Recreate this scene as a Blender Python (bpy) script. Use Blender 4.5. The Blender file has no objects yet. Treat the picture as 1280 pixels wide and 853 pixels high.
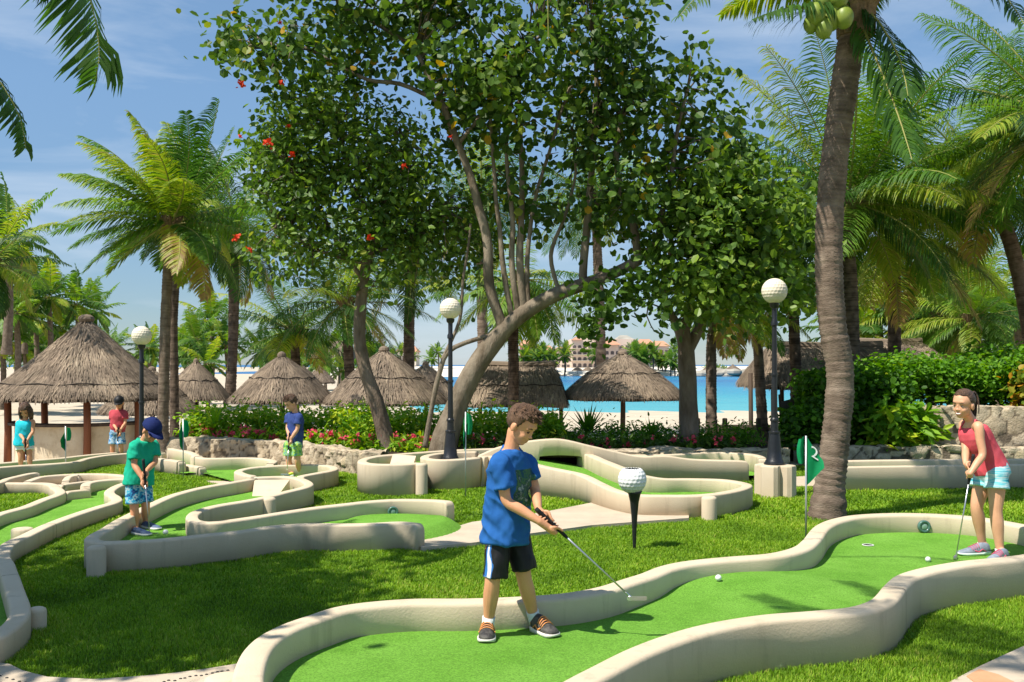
import bpy, bmesh, math, random
import numpy as np
from mathutils import Vector, Matrix, noise
random.seed(7); rng = np.random.default_rng(7)
SC = bpy.context.scene; COL = SC.collection
CAMZ, FPX, HY, CX = 1.72, 1200.0, 456.0, 640.0
R = math.radians

def G(px, py, z=0.0):
    d = (CAMZ - z) * FPX / (py - HY)
    return Vector(((px - CX) / FPX * d, d, z))
def at(px, py, d):
    return Vector(((px - CX) / FPX * d, d, CAMZ - (py - HY) / FPX * d))

# ------------------------------------------------------------------ mesh collector
class MB:
    def __init__(s): s.v = []; s.l = []; s.n = []; s.c = []; s.m = []; s.k = 0
    def add(s, v, f, c=0.5, m=0):
        v = np.asarray(v, dtype=np.float64).reshape(-1, 3); f = np.asarray(f, dtype=np.int64)
        if f.ndim == 1: f = f.reshape(1, -1)
        s.v.append(v); s.l.append((f + s.k).ravel()); s.n.append(np.full(len(f), f.shape[1]))
        s.m.append(np.full(len(f), m)); s.c.append(np.broadcast_to(np.asarray(c, dtype=np.float64), (len(v),)).copy())
        s.k += len(v)
    def box(s, lo, hi, c=0.5, m=0, rot=None, org=None):
        x0, y0, z0 = lo; x1, y1, z1 = hi
        v = np.array([(x0,y0,z0),(x1,y0,z0),(x1,y1,z0),(x0,y1,z0),(x0,y0,z1),(x1,y0,z1),(x1,y1,z1),(x0,y1,z1)], float)
        if rot is not None:
            cs, sn = math.cos(rot), math.sin(rot)
            v = np.stack([v[:,0]*cs - v[:,1]*sn, v[:,0]*sn + v[:,1]*cs, v[:,2]], 1)
        if org is not None: v = v + np.array(org)
        s.add(v, [(0,3,2,1),(4,5,6,7),(0,1,5,4),(1,2,6,5),(2,3,7,6),(3,0,4,7)], c, m)
    def loft(s, rings, c=0.5, m=0, closed=False, cap=True):
        """rings: (k,n,3)"""
        rings = np.asarray(rings, float); k, n, _ = rings.shape
        j = np.arange(n); j2 = (j + 1) % n; fs = []
        for i in range(k if closed else k - 1):
            a = i * n; b = ((i + 1) % k) * n
            fs.append(np.stack([a + j, a + j2, b + j2, b + j], 1))
        base = s.k
        cc = c if np.isscalar(c) else (np.asarray(c).ravel() if np.size(c) == k*n else np.repeat(np.asarray(c), n))
        s.add(rings.reshape(-1, 3), np.concatenate(fs), cc, m)
        if cap and not closed:
            for r0, fl in ((0, True), (k - 1, False)):
                idx = np.arange(r0 * n, r0 * n + n) + base
                if fl: idx = idx[::-1]
                s.l.append(idx); s.n.append(np.array([n])); s.m.append(np.array([m]))
    def tube(s, pts, rad, n=8, c=0.5, m=0, cap=True, wob=0.0):
        pts = np.asarray([tuple(p) for p in pts], float); k = len(pts)
        rad = np.broadcast_to(np.asarray(rad, float), (k,))
        t = np.gradient(pts, axis=0); t /= np.linalg.norm(t, axis=1)[:, None] + 1e-12
        ref = np.array([0, 0, 1.0]) if abs(t[0, 2]) < 0.9 else np.array([1.0, 0, 0])
        u = np.cross(t[0], ref); u /= np.linalg.norm(u); rings = []
        a = np.arange(n) / n * 2 * np.pi
        for i in range(k):
            u = u - t[i] * np.dot(u, t[i]); u /= np.linalg.norm(u) + 1e-12
            w = np.cross(t[i], u)
            rr = rad[i] * (1 + wob * np.array([noise.noise(Vector(pts[i] * 1.7) + Vector((math.cos(x), math.sin(x), 5))) for x in a])) if wob else rad[i]
            rings.append(pts[i] + (np.cos(a) * rr)[:, None] * u + (np.sin(a) * rr)[:, None] * w)
        s.loft(rings, c, m, cap=cap)
    def lathe(s, prof, org=(0, 0, 0), n=24, c=0.5, m=0, cap=True):
        a = np.arange(n) / n * 2 * np.pi
        rings = [np.stack([np.cos(a) * r, np.sin(a) * r, np.full(n, z)], 1) + np.array(org) for r, z in prof]
        s.loft(rings, c, m, cap=cap)
    def ball(s, cen, rx, ry=None, rz=None, nu=16, nv=10, c=0.5, m=0, mat3=None):
        ry = rx if ry is None else ry; rz = rx if rz is None else rz
        a = np.arange(nu) / nu * 2 * np.pi; rings = []
        for i in range(nv + 1):
            th = -np.pi / 2 + np.pi * (0.02 + 0.96 * i / nv)
            p = np.stack([np.cos(a) * np.cos(th) * rx, np.sin(a) * np.cos(th) * ry, np.full(nu, math.sin(th) * rz)], 1)
            if mat3 is not None: p = p @ np.asarray(mat3).T
            rings.append(p + np.array(cen))
        s.loft(rings, c, m)
    def build(s, name, mats, parent=None, smooth=True, loc=None):
        me = bpy.data.meshes.new(name)
        v = np.concatenate(s.v); l = np.concatenate(s.l); n = np.concatenate(s.n)
        org = np.zeros(3)
        if loc is not None: org = np.array(tuple(loc), float); v = v - org
        me.vertices.add(len(v)); me.vertices.foreach_set('co', v.ravel().astype(np.float32))
        me.loops.add(len(l)); me.loops.foreach_set('vertex_index', l.astype(np.int32))
        me.polygons.add(len(n)); st = np.concatenate([[0], np.cumsum(n)[:-1]])
        me.polygons.foreach_set('loop_start', st.astype(np.int32))
        me.polygons.foreach_set('material_index', np.concatenate(s.m).astype(np.int32))
        me.polygons.foreach_set('use_smooth', np.full(len(n), smooth))
        at_ = me.attributes.new('tint', 'FLOAT', 'POINT'); at_.data.foreach_set('value', np.concatenate(s.c).astype(np.float32))
        for mm in (mats if isinstance(mats, (list, tuple)) else [mats]): me.materials.append(mm)
        me.update(calc_edges=True)
        return link(name, me, parent, loc)

def link(name, me, parent=None, loc=None):
    o = bpy.data.objects.new(name, me); COL.objects.link(o)
    if loc is not None: o.location = tuple(loc)
    if parent is not None:
        o.parent = parent
        o.matrix_parent_inverse = parent_inv(parent)
    return o
def parent_inv(p): return world_m(p).inverted()
def world_m(p):
    m = Matrix.Translation(p.location) @ p.rotation_euler.to_matrix().to_4x4()
    if p.parent is not None: m = world_m(p.parent) @ p.matrix_parent_inverse @ m
    return m
def tag(o, label=None, cat=None, group=None, kind=None):
    if label: o['label'] = label
    if cat: o['category'] = cat
    if group: o['group'] = group
    if kind: o['kind'] = kind
    return o
def thing(name, label, cat, loc=(0, 0, 0), group=None):
    o = bpy.data.objects.new(name, None); COL.objects.link(o); o.location = tuple(loc); o.empty_display_size = 0.2
    return tag(o, label, cat, group, 'thing')
def smooth_angle(o, ang=40):
    o.data.set_sharp_from_angle(angle=R(ang)); return o

# ------------------------------------------------------------------ materials
def nd(nt, t, **kw):
    n = nt.nodes.new(t)
    for k, v in kw.items():
        if k.startswith('i_'): n.inputs[k[2:].replace('_', ' ')].default_value = v
        else: setattr(n, k, v)
    return n
def c4(c): return (c[0], c[1], c[2], 1.0)
def ramp(nt, fac, stops):
    r = nt.nodes.new('ShaderNodeValToRGB'); e = r.color_ramp.elements
    while len(e) < len(stops): e.new(0.5)
    for el, (p, c) in zip(e, stops): el.position = p; el.color = c4(c)
    nt.links.new(fac, r.inputs[0]); return r.outputs[0]
def mat(name, c1, c2=None, scale=4.0, rough=0.8, spec=0.3, bump=0.0, bscale=60.0, metal=0.0, tint=None,
        trans=0.0, detail=4.0, stretch=None, dark=None, coat=0.0, bdist=0.02):
    m = bpy.data.materials.new(name); m.use_nodes = True; nt = m.node_tree; L = nt.links
    b = nt.nodes['Principled BSDF']; out = nt.nodes['Material Output']
    b.inputs['Roughness'].default_value = rough; b.inputs['Specular IOR Level'].default_value = spec; b.inputs['Metallic'].default_value = metal
    b.inputs['Coat Weight'].default_value = coat
    tc = nt.nodes.new('ShaderNodeTexCoord'); vec = tc.outputs['Object']
    if stretch:
        mp = nt.nodes.new('ShaderNodeMapping'); mp.inputs['Scale'].default_value = stretch; L.new(vec, mp.inputs[0]); vec = mp.outputs[0]
    col = None
    if tint:
        a = nd(nt, 'ShaderNodeAttribute', attribute_name='tint'); col = ramp(nt, a.outputs['Fac'], tint)
    if c2 is not None or (tint and c1 is not None):
        n1 = nd(nt, 'ShaderNodeTexNoise', i_Scale=scale, i_Detail=detail, i_Roughness=0.6); L.new(vec, n1.inputs['Vector'])
        if tint:
            mx = nd(nt, 'ShaderNodeMixRGB', blend_type='MULTIPLY'); mx.inputs[0].default_value = 1.0
            L.new(col, mx.inputs[1]); L.new(ramp(nt, n1.outputs[0], [(0.3, c1), (0.7, c2 or (1, 1, 1))]), mx.inputs[2]); col = mx.outputs[0]
        else: col = ramp(nt, n1.outputs[0], [(0.32, c1), (0.68, c2)])
    if dark is not None:   # (colour, scale, lo, hi): weathering blotches with their own shape
        n2 = nd(nt, 'ShaderNodeTexNoise', i_Scale=dark[1], i_Detail=6.0, i_Roughness=0.65)
        mp2 = nt.nodes.new('ShaderNodeMapping'); mp2.inputs['Scale'].default_value = dark[4] if len(dark) > 4 else (1, 1, 1)
        L.new(tc.outputs['Object'], mp2.inputs[0]); L.new(mp2.outputs[0], n2.inputs['Vector'])
        mr = nd(nt, 'ShaderNodeMapRange'); mr.inputs[1].default_value = dark[2]; mr.inputs[2].default_value = dark[3]
        L.new(n2.outputs[0], mr.inputs[0])
        mx = nd(nt, 'ShaderNodeMixRGB'); L.new(mr.outputs[0], mx.inputs[0])
        if col is None: mx.inputs[1].default_value = c4(c1)
        else: L.new(col, mx.inputs[1])
        mx.inputs[2].default_value = c4(dark[0]); col = mx.outputs[0]
    if col is None: b.inputs['Base Color'].default_value = c4(c1)
    else: L.new(col, b.inputs['Base Color'])
    if bump:
        n3 = nd(nt, 'ShaderNodeTexNoise', i_Scale=bscale, i_Detail=5.0, i_Roughness=0.65); L.new(vec, n3.inputs['Vector'])
        bp = nd(nt, 'ShaderNodeBump', i_Strength=bump, i_Distance=bdist); L.new(n3.outputs[0], bp.inputs['Height']); L.new(bp.outputs[0], b.inputs['Normal'])
    if trans:
        tr = nt.nodes.new('ShaderNodeBsdfTranslucent'); ms = nt.nodes.new('ShaderNodeMixShader'); ms.inputs[0].default_value = trans
        if col is None: tr.inputs[0].default_value = c4(c1)
        else:
            hs = nd(nt, 'ShaderNodeHueSaturation', i_Hue=0.497, i_Saturation=1.08, i_Value=1.5); L.new(col, hs.inputs['Color']); L.new(hs.outputs[0], tr.inputs[0])
        L.new(b.outputs[0], ms.inputs[1]); L.new(tr.outputs[0], ms.inputs[2]); L.new(ms.outputs[0], out.inputs[0])
    return m

M = {}
M['stucco'] = mat('cream_stucco', (.57,.462,.325), (.62,.52,.38), 2.0, .85, .2, .28, 75, dark=((.36,.29,.205), 2.4, .56, .86, (3,3,.32)), bdist=.010)
M['stucco_in'] = M['stucco']
M['turf'] = mat('artificial_turf', (.155,.365,.042), (.20,.435,.062), 1.6, .95, .1, .9, 420, bdist=.01, detail=8, dark=((.12,.31,.03), 3.0, .45, .75))
def fibre(m, sc=260, lo=.72, hi=1.22):
    nt = m.node_tree; b = nt.nodes['Principled BSDF']; src = b.inputs['Base Color'].links[0].from_socket; tc = nt.nodes.new('ShaderNodeTexCoord')
    n1 = nd(nt, 'ShaderNodeTexNoise', i_Scale=float(sc), i_Detail=3.0, i_Roughness=.8); nt.links.new(tc.outputs['Object'], n1.inputs['Vector'])
    mx = nd(nt, 'ShaderNodeMixRGB', blend_type='MULTIPLY'); mx.inputs[0].default_value = 1; nt.links.new(src, mx.inputs[1]); nt.links.new(ramp(nt, n1.outputs[0], [(.3,(lo,)*3),(.7,(hi,)*3)]), mx.inputs[2]); nt.links.new(mx.outputs[0], b.inputs['Base Color'])
fibre(M['turf'], 95, .52, 1.45)
M['lawn'] = mat('lawn_soil', (.06,.11,.012), (.10,.17,.02), 6.0, .95, .1, .8, 90)
M['grass'] = mat('grass_blades', (.75,.8,.7), (1.15,1.1,1.0), 1.1, .6, .25, tint=[(0,(.075,.16,.010)),(.45,(.195,.365,.022)),(.8,(.31,.47,.035)),(1,(.50,.50,.12))], trans=.35)
M['sand'] = mat('beach_sand', (.47,.39,.29), (.55,.47,.36), .5, .95, .1, .5, 6.0, bdist=.08)
M['concrete'] = mat('pale_concrete', (.47,.385,.285), (.56,.465,.35), 2.2, .9, .2, .4, 80, dark=((.40,.34,.27), 5.0, .52, .8), bdist=.01)
M['terracotta'] = mat('terracotta_paving', (.52,.25,.13), (.62,.33,.18), 3, .85, .2, .3, 60)
M['pebble'] = mat('black_pebble', (.03,.03,.03), None, rough=.5)
M['bark'] = mat('grey_bark', (.12,.09,.06), (.28,.23,.17), 5.0, .9, .15, .9, 22, stretch=(1,1,.35), bdist=.03)
M['bark2'] = mat('brown_bark', (.13,.095,.065), (.27,.21,.16), 6.0, .9, .15, .9, 25, stretch=(1,1,.35), bdist=.03)
M['palmbark'] = mat('palm_bark', (.70,.68,.66), (1.15,1.12,1.1), 9.0, .9, .15, .8, 30, tint=[(0,(.05,.037,.028)),(.5,(.20,.152,.115)),(1,(.33,.265,.205))], stretch=(1,1,3), bdist=.02)
M['palmbark_far'] = mat('palm_bark_far', (.10,.075,.055), (.20,.16,.12), 9, .9, .15)
M['palmleaf'] = mat('palm_leaf', (.8,.85,.8), (1.15,1.1,1.1), .8, .5, .4, tint=[(0,(.022,.07,.012)),(.4,(.075,.18,.018)),(.7,(.18,.31,.025)),(.9,(.36,.40,.04)),(1,(.34,.23,.08))], trans=.42)
M['rachis'] = mat('palm_rachis', (.22,.24,.05), (.30,.28,.08), 5, .6, .3)
M['seagrape'] = mat('sea_grape_leaf', (.8,.85,.8), (1.15,1.1,1.1), .6, .5, .25, tint=[(0,(.026,.06,.010)),(.5,(.066,.138,.018)),(.82,(.150,.235,.026)),(.93,(.32,.30,.03)),(1,(.50,.24,.02))], trans=.38)
M['smallleaf'] = mat('small_green_leaf', (.8,.85,.8), (1.15,1.1,1.1), .6, .45, .35, tint=[(0,(.024,.055,.012)),(.5,(.088,.175,.022)),(.85,(.19,.30,.032)),(1,(.34,.36,.05))], trans=.38)
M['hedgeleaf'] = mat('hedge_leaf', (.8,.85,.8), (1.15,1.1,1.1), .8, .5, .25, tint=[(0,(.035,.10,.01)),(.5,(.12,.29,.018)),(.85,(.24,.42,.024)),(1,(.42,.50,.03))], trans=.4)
M['redflower'] = mat('red_petal', (.62,.045,.015), (.75,.08,.03), 20, .6, .2, trans=.2)
M['pinkflower'] = mat('pink_petal', (.68,.06,.10), (.78,.14,.20), 20, .6, .2, trans=.2)
M['coconut'] = mat('green_coconut', (.14,.22,.025), (.24,.30,.05), 6, .45, .4)
M['husk'] = mat('palm_husk_fibre', (.15,.10,.055), (.27,.19,.11), 12, .95, .1, .9, 40)
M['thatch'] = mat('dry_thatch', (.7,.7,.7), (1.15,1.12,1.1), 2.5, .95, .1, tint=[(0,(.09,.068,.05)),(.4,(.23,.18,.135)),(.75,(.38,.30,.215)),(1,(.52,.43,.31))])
M['thatch_line'] = mat('thatch_seam', (.035,.028,.022), None, rough=.9)
M['wood_red'] = mat('reddish_post', (.16,.055,.025), (.26,.09,.04), 8, .7, .3, .4, 40, stretch=(1,1,.15))
M['wood_dark'] = mat('dark_wood', (.05,.035,.025), (.10,.07,.05), 8, .75, .25, .4, 40, stretch=(1,1,.15))
M['counter'] = mat('bar_counter_plaster', (.60,.49,.33), (.70,.60,.44), 2.5, .85, .2, .4, 30, dark=((.48,.37,.24), 4, .52, .75))
M['rock'] = mat('limestone_rock', (.72,.70,.66), (1.15,1.12,1.05), 9, .95, .1, .9, 30, tint=[(0,(.12,.10,.08)),(.25,(.40,.33,.24)),(.6,(.56,.48,.37)),(1,(.64,.50,.32))], bdist=.03)
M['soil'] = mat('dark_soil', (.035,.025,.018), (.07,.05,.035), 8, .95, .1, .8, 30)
M['black'] = mat('black_painted_metal', (.010,.011,.014), (.016,.017,.02), 20, .35, .5, .15, 60)
M['lampball'] = mat('cream_lamp_ball', (.70,.62,.48), (.76,.68,.54), 4, .6, .3)
M['white'] = mat('white_plastic', (.80,.80,.78), (.74,.74,.72), 8, .45, .4)
M['flag'] = mat('green_flag_cloth', (.005,.24,.085), (.008,.30,.11), 12, .75, .2, .2, 60, trans=.2)
M['flagwhite'] = mat('white_flag_lettering', (.80,.82,.80), None, rough=.8)
M['steel'] = mat('brushed_steel', (.62,.62,.63), (.52,.52,.54), 20, .28, .5, metal=.9)
M['polepaint'] = mat('grey_pole', (.55,.56,.57), (.46,.47,.48), 20, .4, .5, metal=.5)
M['rubber'] = mat('black_rubber_grip', (.012,.012,.013), None, rough=.7)
M['cupdark'] = mat('dark_hole', (.006,.008,.006), None, rough=.9)
M['ring'] = mat('green_glass_ring', (.05,.12,.10), (.09,.19,.16), 30, .25, .6)
M['ringglass'] = mat('frosted_glass', (.16,.28,.23), (.28,.40,.33), 40, .2, .6)
M['skin'] = mat('tanned_skin', (.60,.28,.145), (.67,.33,.18), 14, .5, .35, .12, 160, bdist=.004)
M['skin2'] = mat('fair_tanned_skin', (.63,.32,.185), (.70,.37,.22), 14, .48, .35, .1, 160, bdist=.004)
M['hair'] = mat('brown_hair', (.07,.035,.018), (.19,.105,.058), 40, .5, .4, 1.0, 90, stretch=(1,1,.25), bdist=.02)
M['hair2'] = mat('dark_brown_hair', (.045,.023,.013), (.15,.08,.045), 40, .45, .4, 1.0, 90, stretch=(1,.25,1), bdist=.02)
M['eye'] = mat('dark_eye', (.02,.012,.008), None, rough=.15, spec=.6)
M['eyewhite'] = mat('eye_white', (.75,.72,.68), None, rough=.3)
M['lip'] = mat('lip', (.42,.13,.10), None, rough=.5)
M['teeth'] = mat('teeth', (.82,.80,.74), None, rough=.3)
M['blue'] = mat('blue_cotton', (.018,.095,.30), (.024,.118,.36), 9, .9, .12, .35, 300, bdist=.003)
M['print'] = mat('shirt_print', (.03,.06,.05), (.22,.30,.20), 26, .85, .15)
M['blackcloth'] = mat('black_sport_fabric', (.007,.007,.008), (.012,.011,.013), 10, .55, .3, .2, 60, bdist=.006)
M['stripe_w'] = mat('white_side_stripe', (.75,.76,.78), None, rough=.7)
M['stripe_b'] = mat('blue_side_stripe', (.03,.14,.42), None, rough=.7)
M['sock'] = mat('white_sock', (.80,.80,.78), (.70,.70,.69), 60, .95, .1, .4, 200)
M['shoe_blk'] = mat('black_grey_trainer', (.014,.014,.016), (.11,.10,.09), 34, .6, .3, .3, 90)
M['orange'] = mat('orange_shoe_accent', (.75,.30,.10), None, rough=.6)
M['sole'] = mat('pale_sole', (.66,.62,.54), (.76,.73,.66), 30, .7, .3)
M['coral'] = mat('coral_jersey', (.62,.075,.10), (.70,.11,.14), 9, .85, .15, .35, 200, bdist=.004)
M['shoe_gry'] = mat('grey_trainer', (.16,.19,.25), (.28,.32,.38), 26, .65, .3, .3, 100)
M['pinklace'] = mat('pink_shoe_lace', (.62,.10,.18), None, rough=.7)
M['mint'] = mat('mint_sole', (.45,.72,.62), (.75,.75,.72), 22, .6, .3)
M['green_t'] = mat('emerald_cotton', (.012,.37,.22), (.02,.44,.27), 9, .9, .12, .35, 200, bdist=.004)
M['navy'] = mat('navy_cotton', (.010,.018,.085), (.016,.028,.12), 9, .85, .15, .3, 120)
M['navy2'] = mat('dusty_navy_cotton', (.030,.055,.19), (.045,.075,.24), 9, .85, .15, .3, 120)
M['red_t'] = mat('raspberry_cotton', (.44,.055,.075), (.52,.08,.10), 9, .85, .15, .3, 120)
M['cyan_t'] = mat('turquoise_cotton', (.012,.46,.56), (.03,.56,.66), 9, .85, .15, .3, 120)
M['lilac'] = mat('purple_leggings', (.22,.10,.26), (.32,.16,.36), 9, .85, .15)
M['yellowshoe'] = mat('lime_yellow_shoe', (.65,.72,.05), None, rough=.6)
M['boatshoe'] = mat('navy_boat_shoe', (.05,.08,.16), (.12,.17,.28), 20, .6, .3)
def pattern(name, cols, sx, sz, nscale=9):
    m = bpy.data.materials.new(name); m.use_nodes = True; nt = m.node_tree; L = nt.links; b = nt.nodes['Principled BSDF']
    b.inputs['Roughness'].default_value = .8; b.inputs['Specular IOR Level'].default_value = .2
    tc = nt.nodes.new('ShaderNodeTexCoord')
    mp = nt.nodes.new('ShaderNodeMapping'); mp.inputs['Scale'].default_value = (sx, sx, sz); L.new(tc.outputs['Object'], mp.inputs[0])
    n1 = nd(nt, 'ShaderNodeTexNoise', i_Scale=nscale, i_Detail=2.0, i_Roughness=.55); L.new(mp.outputs[0], n1.inputs['Vector'])
    col = ramp(nt, n1.outputs[0], [(0.34 + .32 * i / (len(cols) - 1), c) for i, c in enumerate(cols)])
    L.new(col, b.inputs['Base Color']); return m
M['girl_shorts'] = pattern('turquoise_striped_fabric', [(.02,.22,.30),(.10,.52,.60),(.55,.66,.66),(.10,.50,.58),(.62,.66,.66),(.16,.55,.60)], .25, 3.5, 9)
M['plaid'] = pattern('blue_tropical_fabric', [(.02,.05,.16),(.02,.22,.42),(.06,.42,.56),(.5,.62,.62),(.02,.14,.3)], 1, 1, 26)
M['bluefloral'] = pattern('blue_floral_fabric', [(.03,.12,.32),(.08,.28,.52),(.5,.6,.65),(.05,.2,.42)], 1, 1, 22)
M['limeplaid'] = pattern('lime_check_fabric', [(.02,.12,.10),(.12,.42,.10),(.5,.62,.08),(.05,.3,.3),(.45,.6,.2)], 1, 1, 20)
M['hotel'] = mat('peach_render', (.66,.52,.43), (.72,.58,.48), .05, .9, .1)
M['hotel2'] = mat('pink_render', (.55,.24,.20), (.60,.28,.24), .05, .9, .1)
M['cream'] = mat('cream_render', (.68,.60,.48), (.72,.64,.52), .05, .9, .1)
M['tile'] = mat('orange_roof_tile', (.48,.24,.15), (.56,.30,.19), .6, .9, .1)
M['window'] = mat('shaded_window', (.09,.07,.07), (.14,.11,.10), .3, .4, .4)
M['shore'] = mat('far_shore_sand', (.60,.55,.47), (.70,.65,.57), .03, .95, .1)
M['shorerock'] = mat('far_shore_rock', (.26,.24,.20), (.42,.39,.33), .2, .95, .1)
M['board'] = mat('weathered_board', (.10,.085,.07), (.17,.145,.12), 8, .8, .2)
M['rope'] = mat('dark_rope', (.09,.07,.05), None, rough=.9)

def masked(name, base, stops, noise_mat=None):
    """fabric whose stripe or print follows the mesh attribute: base material copied, then mixed by the mask"""
    m = M[base].copy(); m.name = name; nt = m.node_tree; L = nt.links; b = nt.nodes['Principled BSDF']; src = b.inputs['Base Color'].links[0].from_socket
    at_ = nd(nt, 'ShaderNodeAttribute', attribute_name='tint'); prev = src
    for lo, colr in stops:
        gt_ = nd(nt, 'ShaderNodeMath', operation='GREATER_THAN' if lo > 0 else 'LESS_THAN'); gt_.inputs[1].default_value = abs(lo); L.new(at_.outputs['Fac'], gt_.inputs[0])
        mx = nd(nt, 'ShaderNodeMixRGB'); L.new(gt_.outputs[0], mx.inputs[0]); L.new(prev, mx.inputs[1])
        if callable(colr): L.new(colr(nt), mx.inputs[2])
        else: mx.inputs[2].default_value = c4(colr)
        prev = mx.outputs[0]
    L.new(prev, b.inputs['Base Color']); M[name] = m
def print_col(nt):
    tc = nt.nodes.new('ShaderNodeTexCoord'); mp = nt.nodes.new('ShaderNodeMapping'); mp.inputs['Rotation'].default_value = (0, R(35), 0); nt.links.new(tc.outputs['Object'], mp.inputs[0])
    n1 = nd(nt, 'ShaderNodeTexNoise', i_Scale=24.0, i_Detail=3.0); nt.links.new(mp.outputs[0], n1.inputs['Vector'])
    return ramp(nt, n1.outputs[0], [(.3,(.015,.05,.13)),(.42,(.03,.09,.09)),(.5,(.07,.15,.06)),(.58,(.02,.06,.07)),(.66,(.20,.26,.22)),(.8,(.45,.5,.5))])
masked('blue_print', 'blue', [(-.5, print_col)])
masked('black_striped', 'blackcloth', [(.78,(.03,.15,.45)),(.89,(.75,.76,.78))])
# ------------------------------------------------------------------ curves
def sm(e0, e1, x): t = np.clip((x - e0) / (e1 - e0), 0, 1); return t * t * (3 - 2 * t)

def spline(pts, step=0.06, closed=False):
    p = np.asarray([tuple(q) for q in pts], float); n = len(p); out = []
    rngi = range(n if closed else n - 1)
    for i in rngi:
        if closed: a, b, c, d = p[(i-1) % n], p[i], p[(i+1) % n], p[(i+2) % n]
        else: a, b, c, d = p[max(i-1,0)], p[i], p[i+1], p[min(i+2,n-1)]
        t0 = 0; e = lambda u, v: max(np.linalg.norm(u - v), 1e-4) ** .5
        t1 = t0 + e(a, b); t2 = t1 + e(b, c); t3 = t2 + e(c, d)
        k = max(2, int(np.linalg.norm(c - b) / step))
        for t in t1 + (t2 - t1) * np.arange(k) / k:
            A1 = (t1-t)/(t1-t0)*a + (t-t0)/(t1-t0)*b if t1 > t0 else b
            A2 = (t2-t)/(t2-t1)*b + (t-t1)/(t2-t1)*c; A3 = (t3-t)/(t3-t2)*c + (t-t2)/(t3-t2)*d
            B1 = (t2-t)/(t2-t0)*A1 + (t-t0)/(t2-t0)*A2; B2 = (t3-t)/(t3-t1)*A2 + (t-t1)/(t3-t1)*A3
            out.append((t2-t)/(t2-t1)*B1 + (t-t1)/(t2-t1)*B2)
    if not closed: out.append(p[-1])
    return np.array(out)

STRIPS = []; POLYS = []          # where no grass grows
def wall_strip(mb, path, w=0.13, closed=False, zb=-0.05, rc=0.02, endround=0.05, bottom=None):
    """path: (n,3) top centre line, z = top height; rounded top edges, soft ends.  bottom: per-point base height (arches)"""
    p = np.asarray(path, float); n = len(p); STRIPS.append((p[:, :2], w / 2))
    t = np.roll(p, -1, 0) - np.roll(p, 1, 0) if closed else np.gradient(p, axis=0)
    t = t[:, :2]; t /= np.linalg.norm(t, axis=1)[:, None] + 1e-9
    nrm = np.stack([-t[:, 1], t[:, 0]], 1); h = w / 2
    a = np.linspace(0, np.pi / 2, 4)
    off = np.concatenate([[-h], -h + rc - rc * np.cos(a), (h - rc + rc * np.cos(a))[::-1] * 1.0, [h]])
    dz = np.concatenate([[None], -rc + rc * np.sin(a), (-rc + rc * np.sin(a))[::-1], [None]])
    s = np.concatenate([[0], np.cumsum(np.linalg.norm(np.diff(p[:, :2], axis=0), axis=1))]); tot = s[-1]
    rings = []
    for i in range(n):
        drop = 0
        if not closed and endround > 0:
            e = min(s[i], tot - s[i])
            if e < endround: drop = endround - math.sqrt(max(0, endround**2 - (endround - e)**2))
        zz0 = zb if bottom is None else bottom[i]
        wob = 0.004 * noise.noise(Vector((p[i,0]*2.3, p[i,1]*2.3, 1)))
        ring = [(p[i,0] + nrm[i,0]*(o+wob), p[i,1] + nrm[i,1]*(o+wob), zz0 if d is None else p[i,2] - drop + d) for o, d in zip(off, dz)]
        rings.append(ring)
    mb.loft(rings, closed=closed)
def endsteps(path, closed):
    """denser samples at the ends so that the ends round off"""
    if closed: return path
    def ext(a, b):
        L = np.linalg.norm(b - a); u = (b - a) / L
        return [a + u * d for d in (0, .006, .02, .035)]
    return np.array(ext(path[0], path[1]) + list(path[1:-1]) + ext(path[-1], path[-2])[::-1])
def PX(pts, z):
    out = []
    for q in pts:
        zz = q[2] if len(q) > 2 else z
        out.append(G(q[0], q[1], zz))
    return out
def pxwall(mb, pts, z, w=0.13, closed=False, dz=0.0, **k):
    path = spline(PX(pts, z), closed=closed)
    path[:, 2] += dz
    path = endsteps(path, closed); wall_strip(mb, path, w, closed, **k); return path
def inside(poly, x, y):
    poly = np.asarray(poly)[:, :2]; r = np.zeros(np.shape(x), bool); j = len(poly) - 1
    for i in range(len(poly)):
        xi, yi = poly[i]; xj, yj = poly[j]
        c = ((yi > y) != (yj > y)) & (x < (xj - xi) * (y - yi) / (yj - yi + 1e-12) + xi); r ^= c; j = i
    return r
def sheet(name, poly, z, m, kind='structure', cell=0.05, fn=None, grass=True, skirt=0.0, parent=None):
    """flat or gently mounded sheet cut to a ground polygon"""
    poly = np.asarray(poly, float)[:, :2]
    if grass: POLYS.append(poly)
    x0, y0 = poly.min(0) - cell; x1, y1 = poly.max(0) + cell
    nx, ny = int((x1 - x0) / cell) + 1, int((y1 - y0) / cell) + 1
    gx, gy = np.meshgrid(x0 + cell * np.arange(nx + 1), y0 + cell * np.arange(ny + 1), indexing='ij')
    ok = inside(poly, gx[:-1, :-1] + cell / 2, gy[:-1, :-1] + cell / 2)
    zz = np.full(gx.shape, z) if fn is None else z + fn(gx, gy)
    idx = np.arange(gx.size).reshape(gx.shape); f = np.stack([idx[:-1,:-1], idx[1:,:-1], idx[1:,1:], idx[:-1,1:]], -1)[ok]
    used, inv = np.unique(f, return_inverse=True)
    v = np.stack([gx, gy, zz], -1).reshape(-1, 3)[used]; b = MB(); b.add(v, inv.reshape(-1, 4))
    o = b.build(name, m, parent); tag(o, kind=kind); return o
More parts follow.
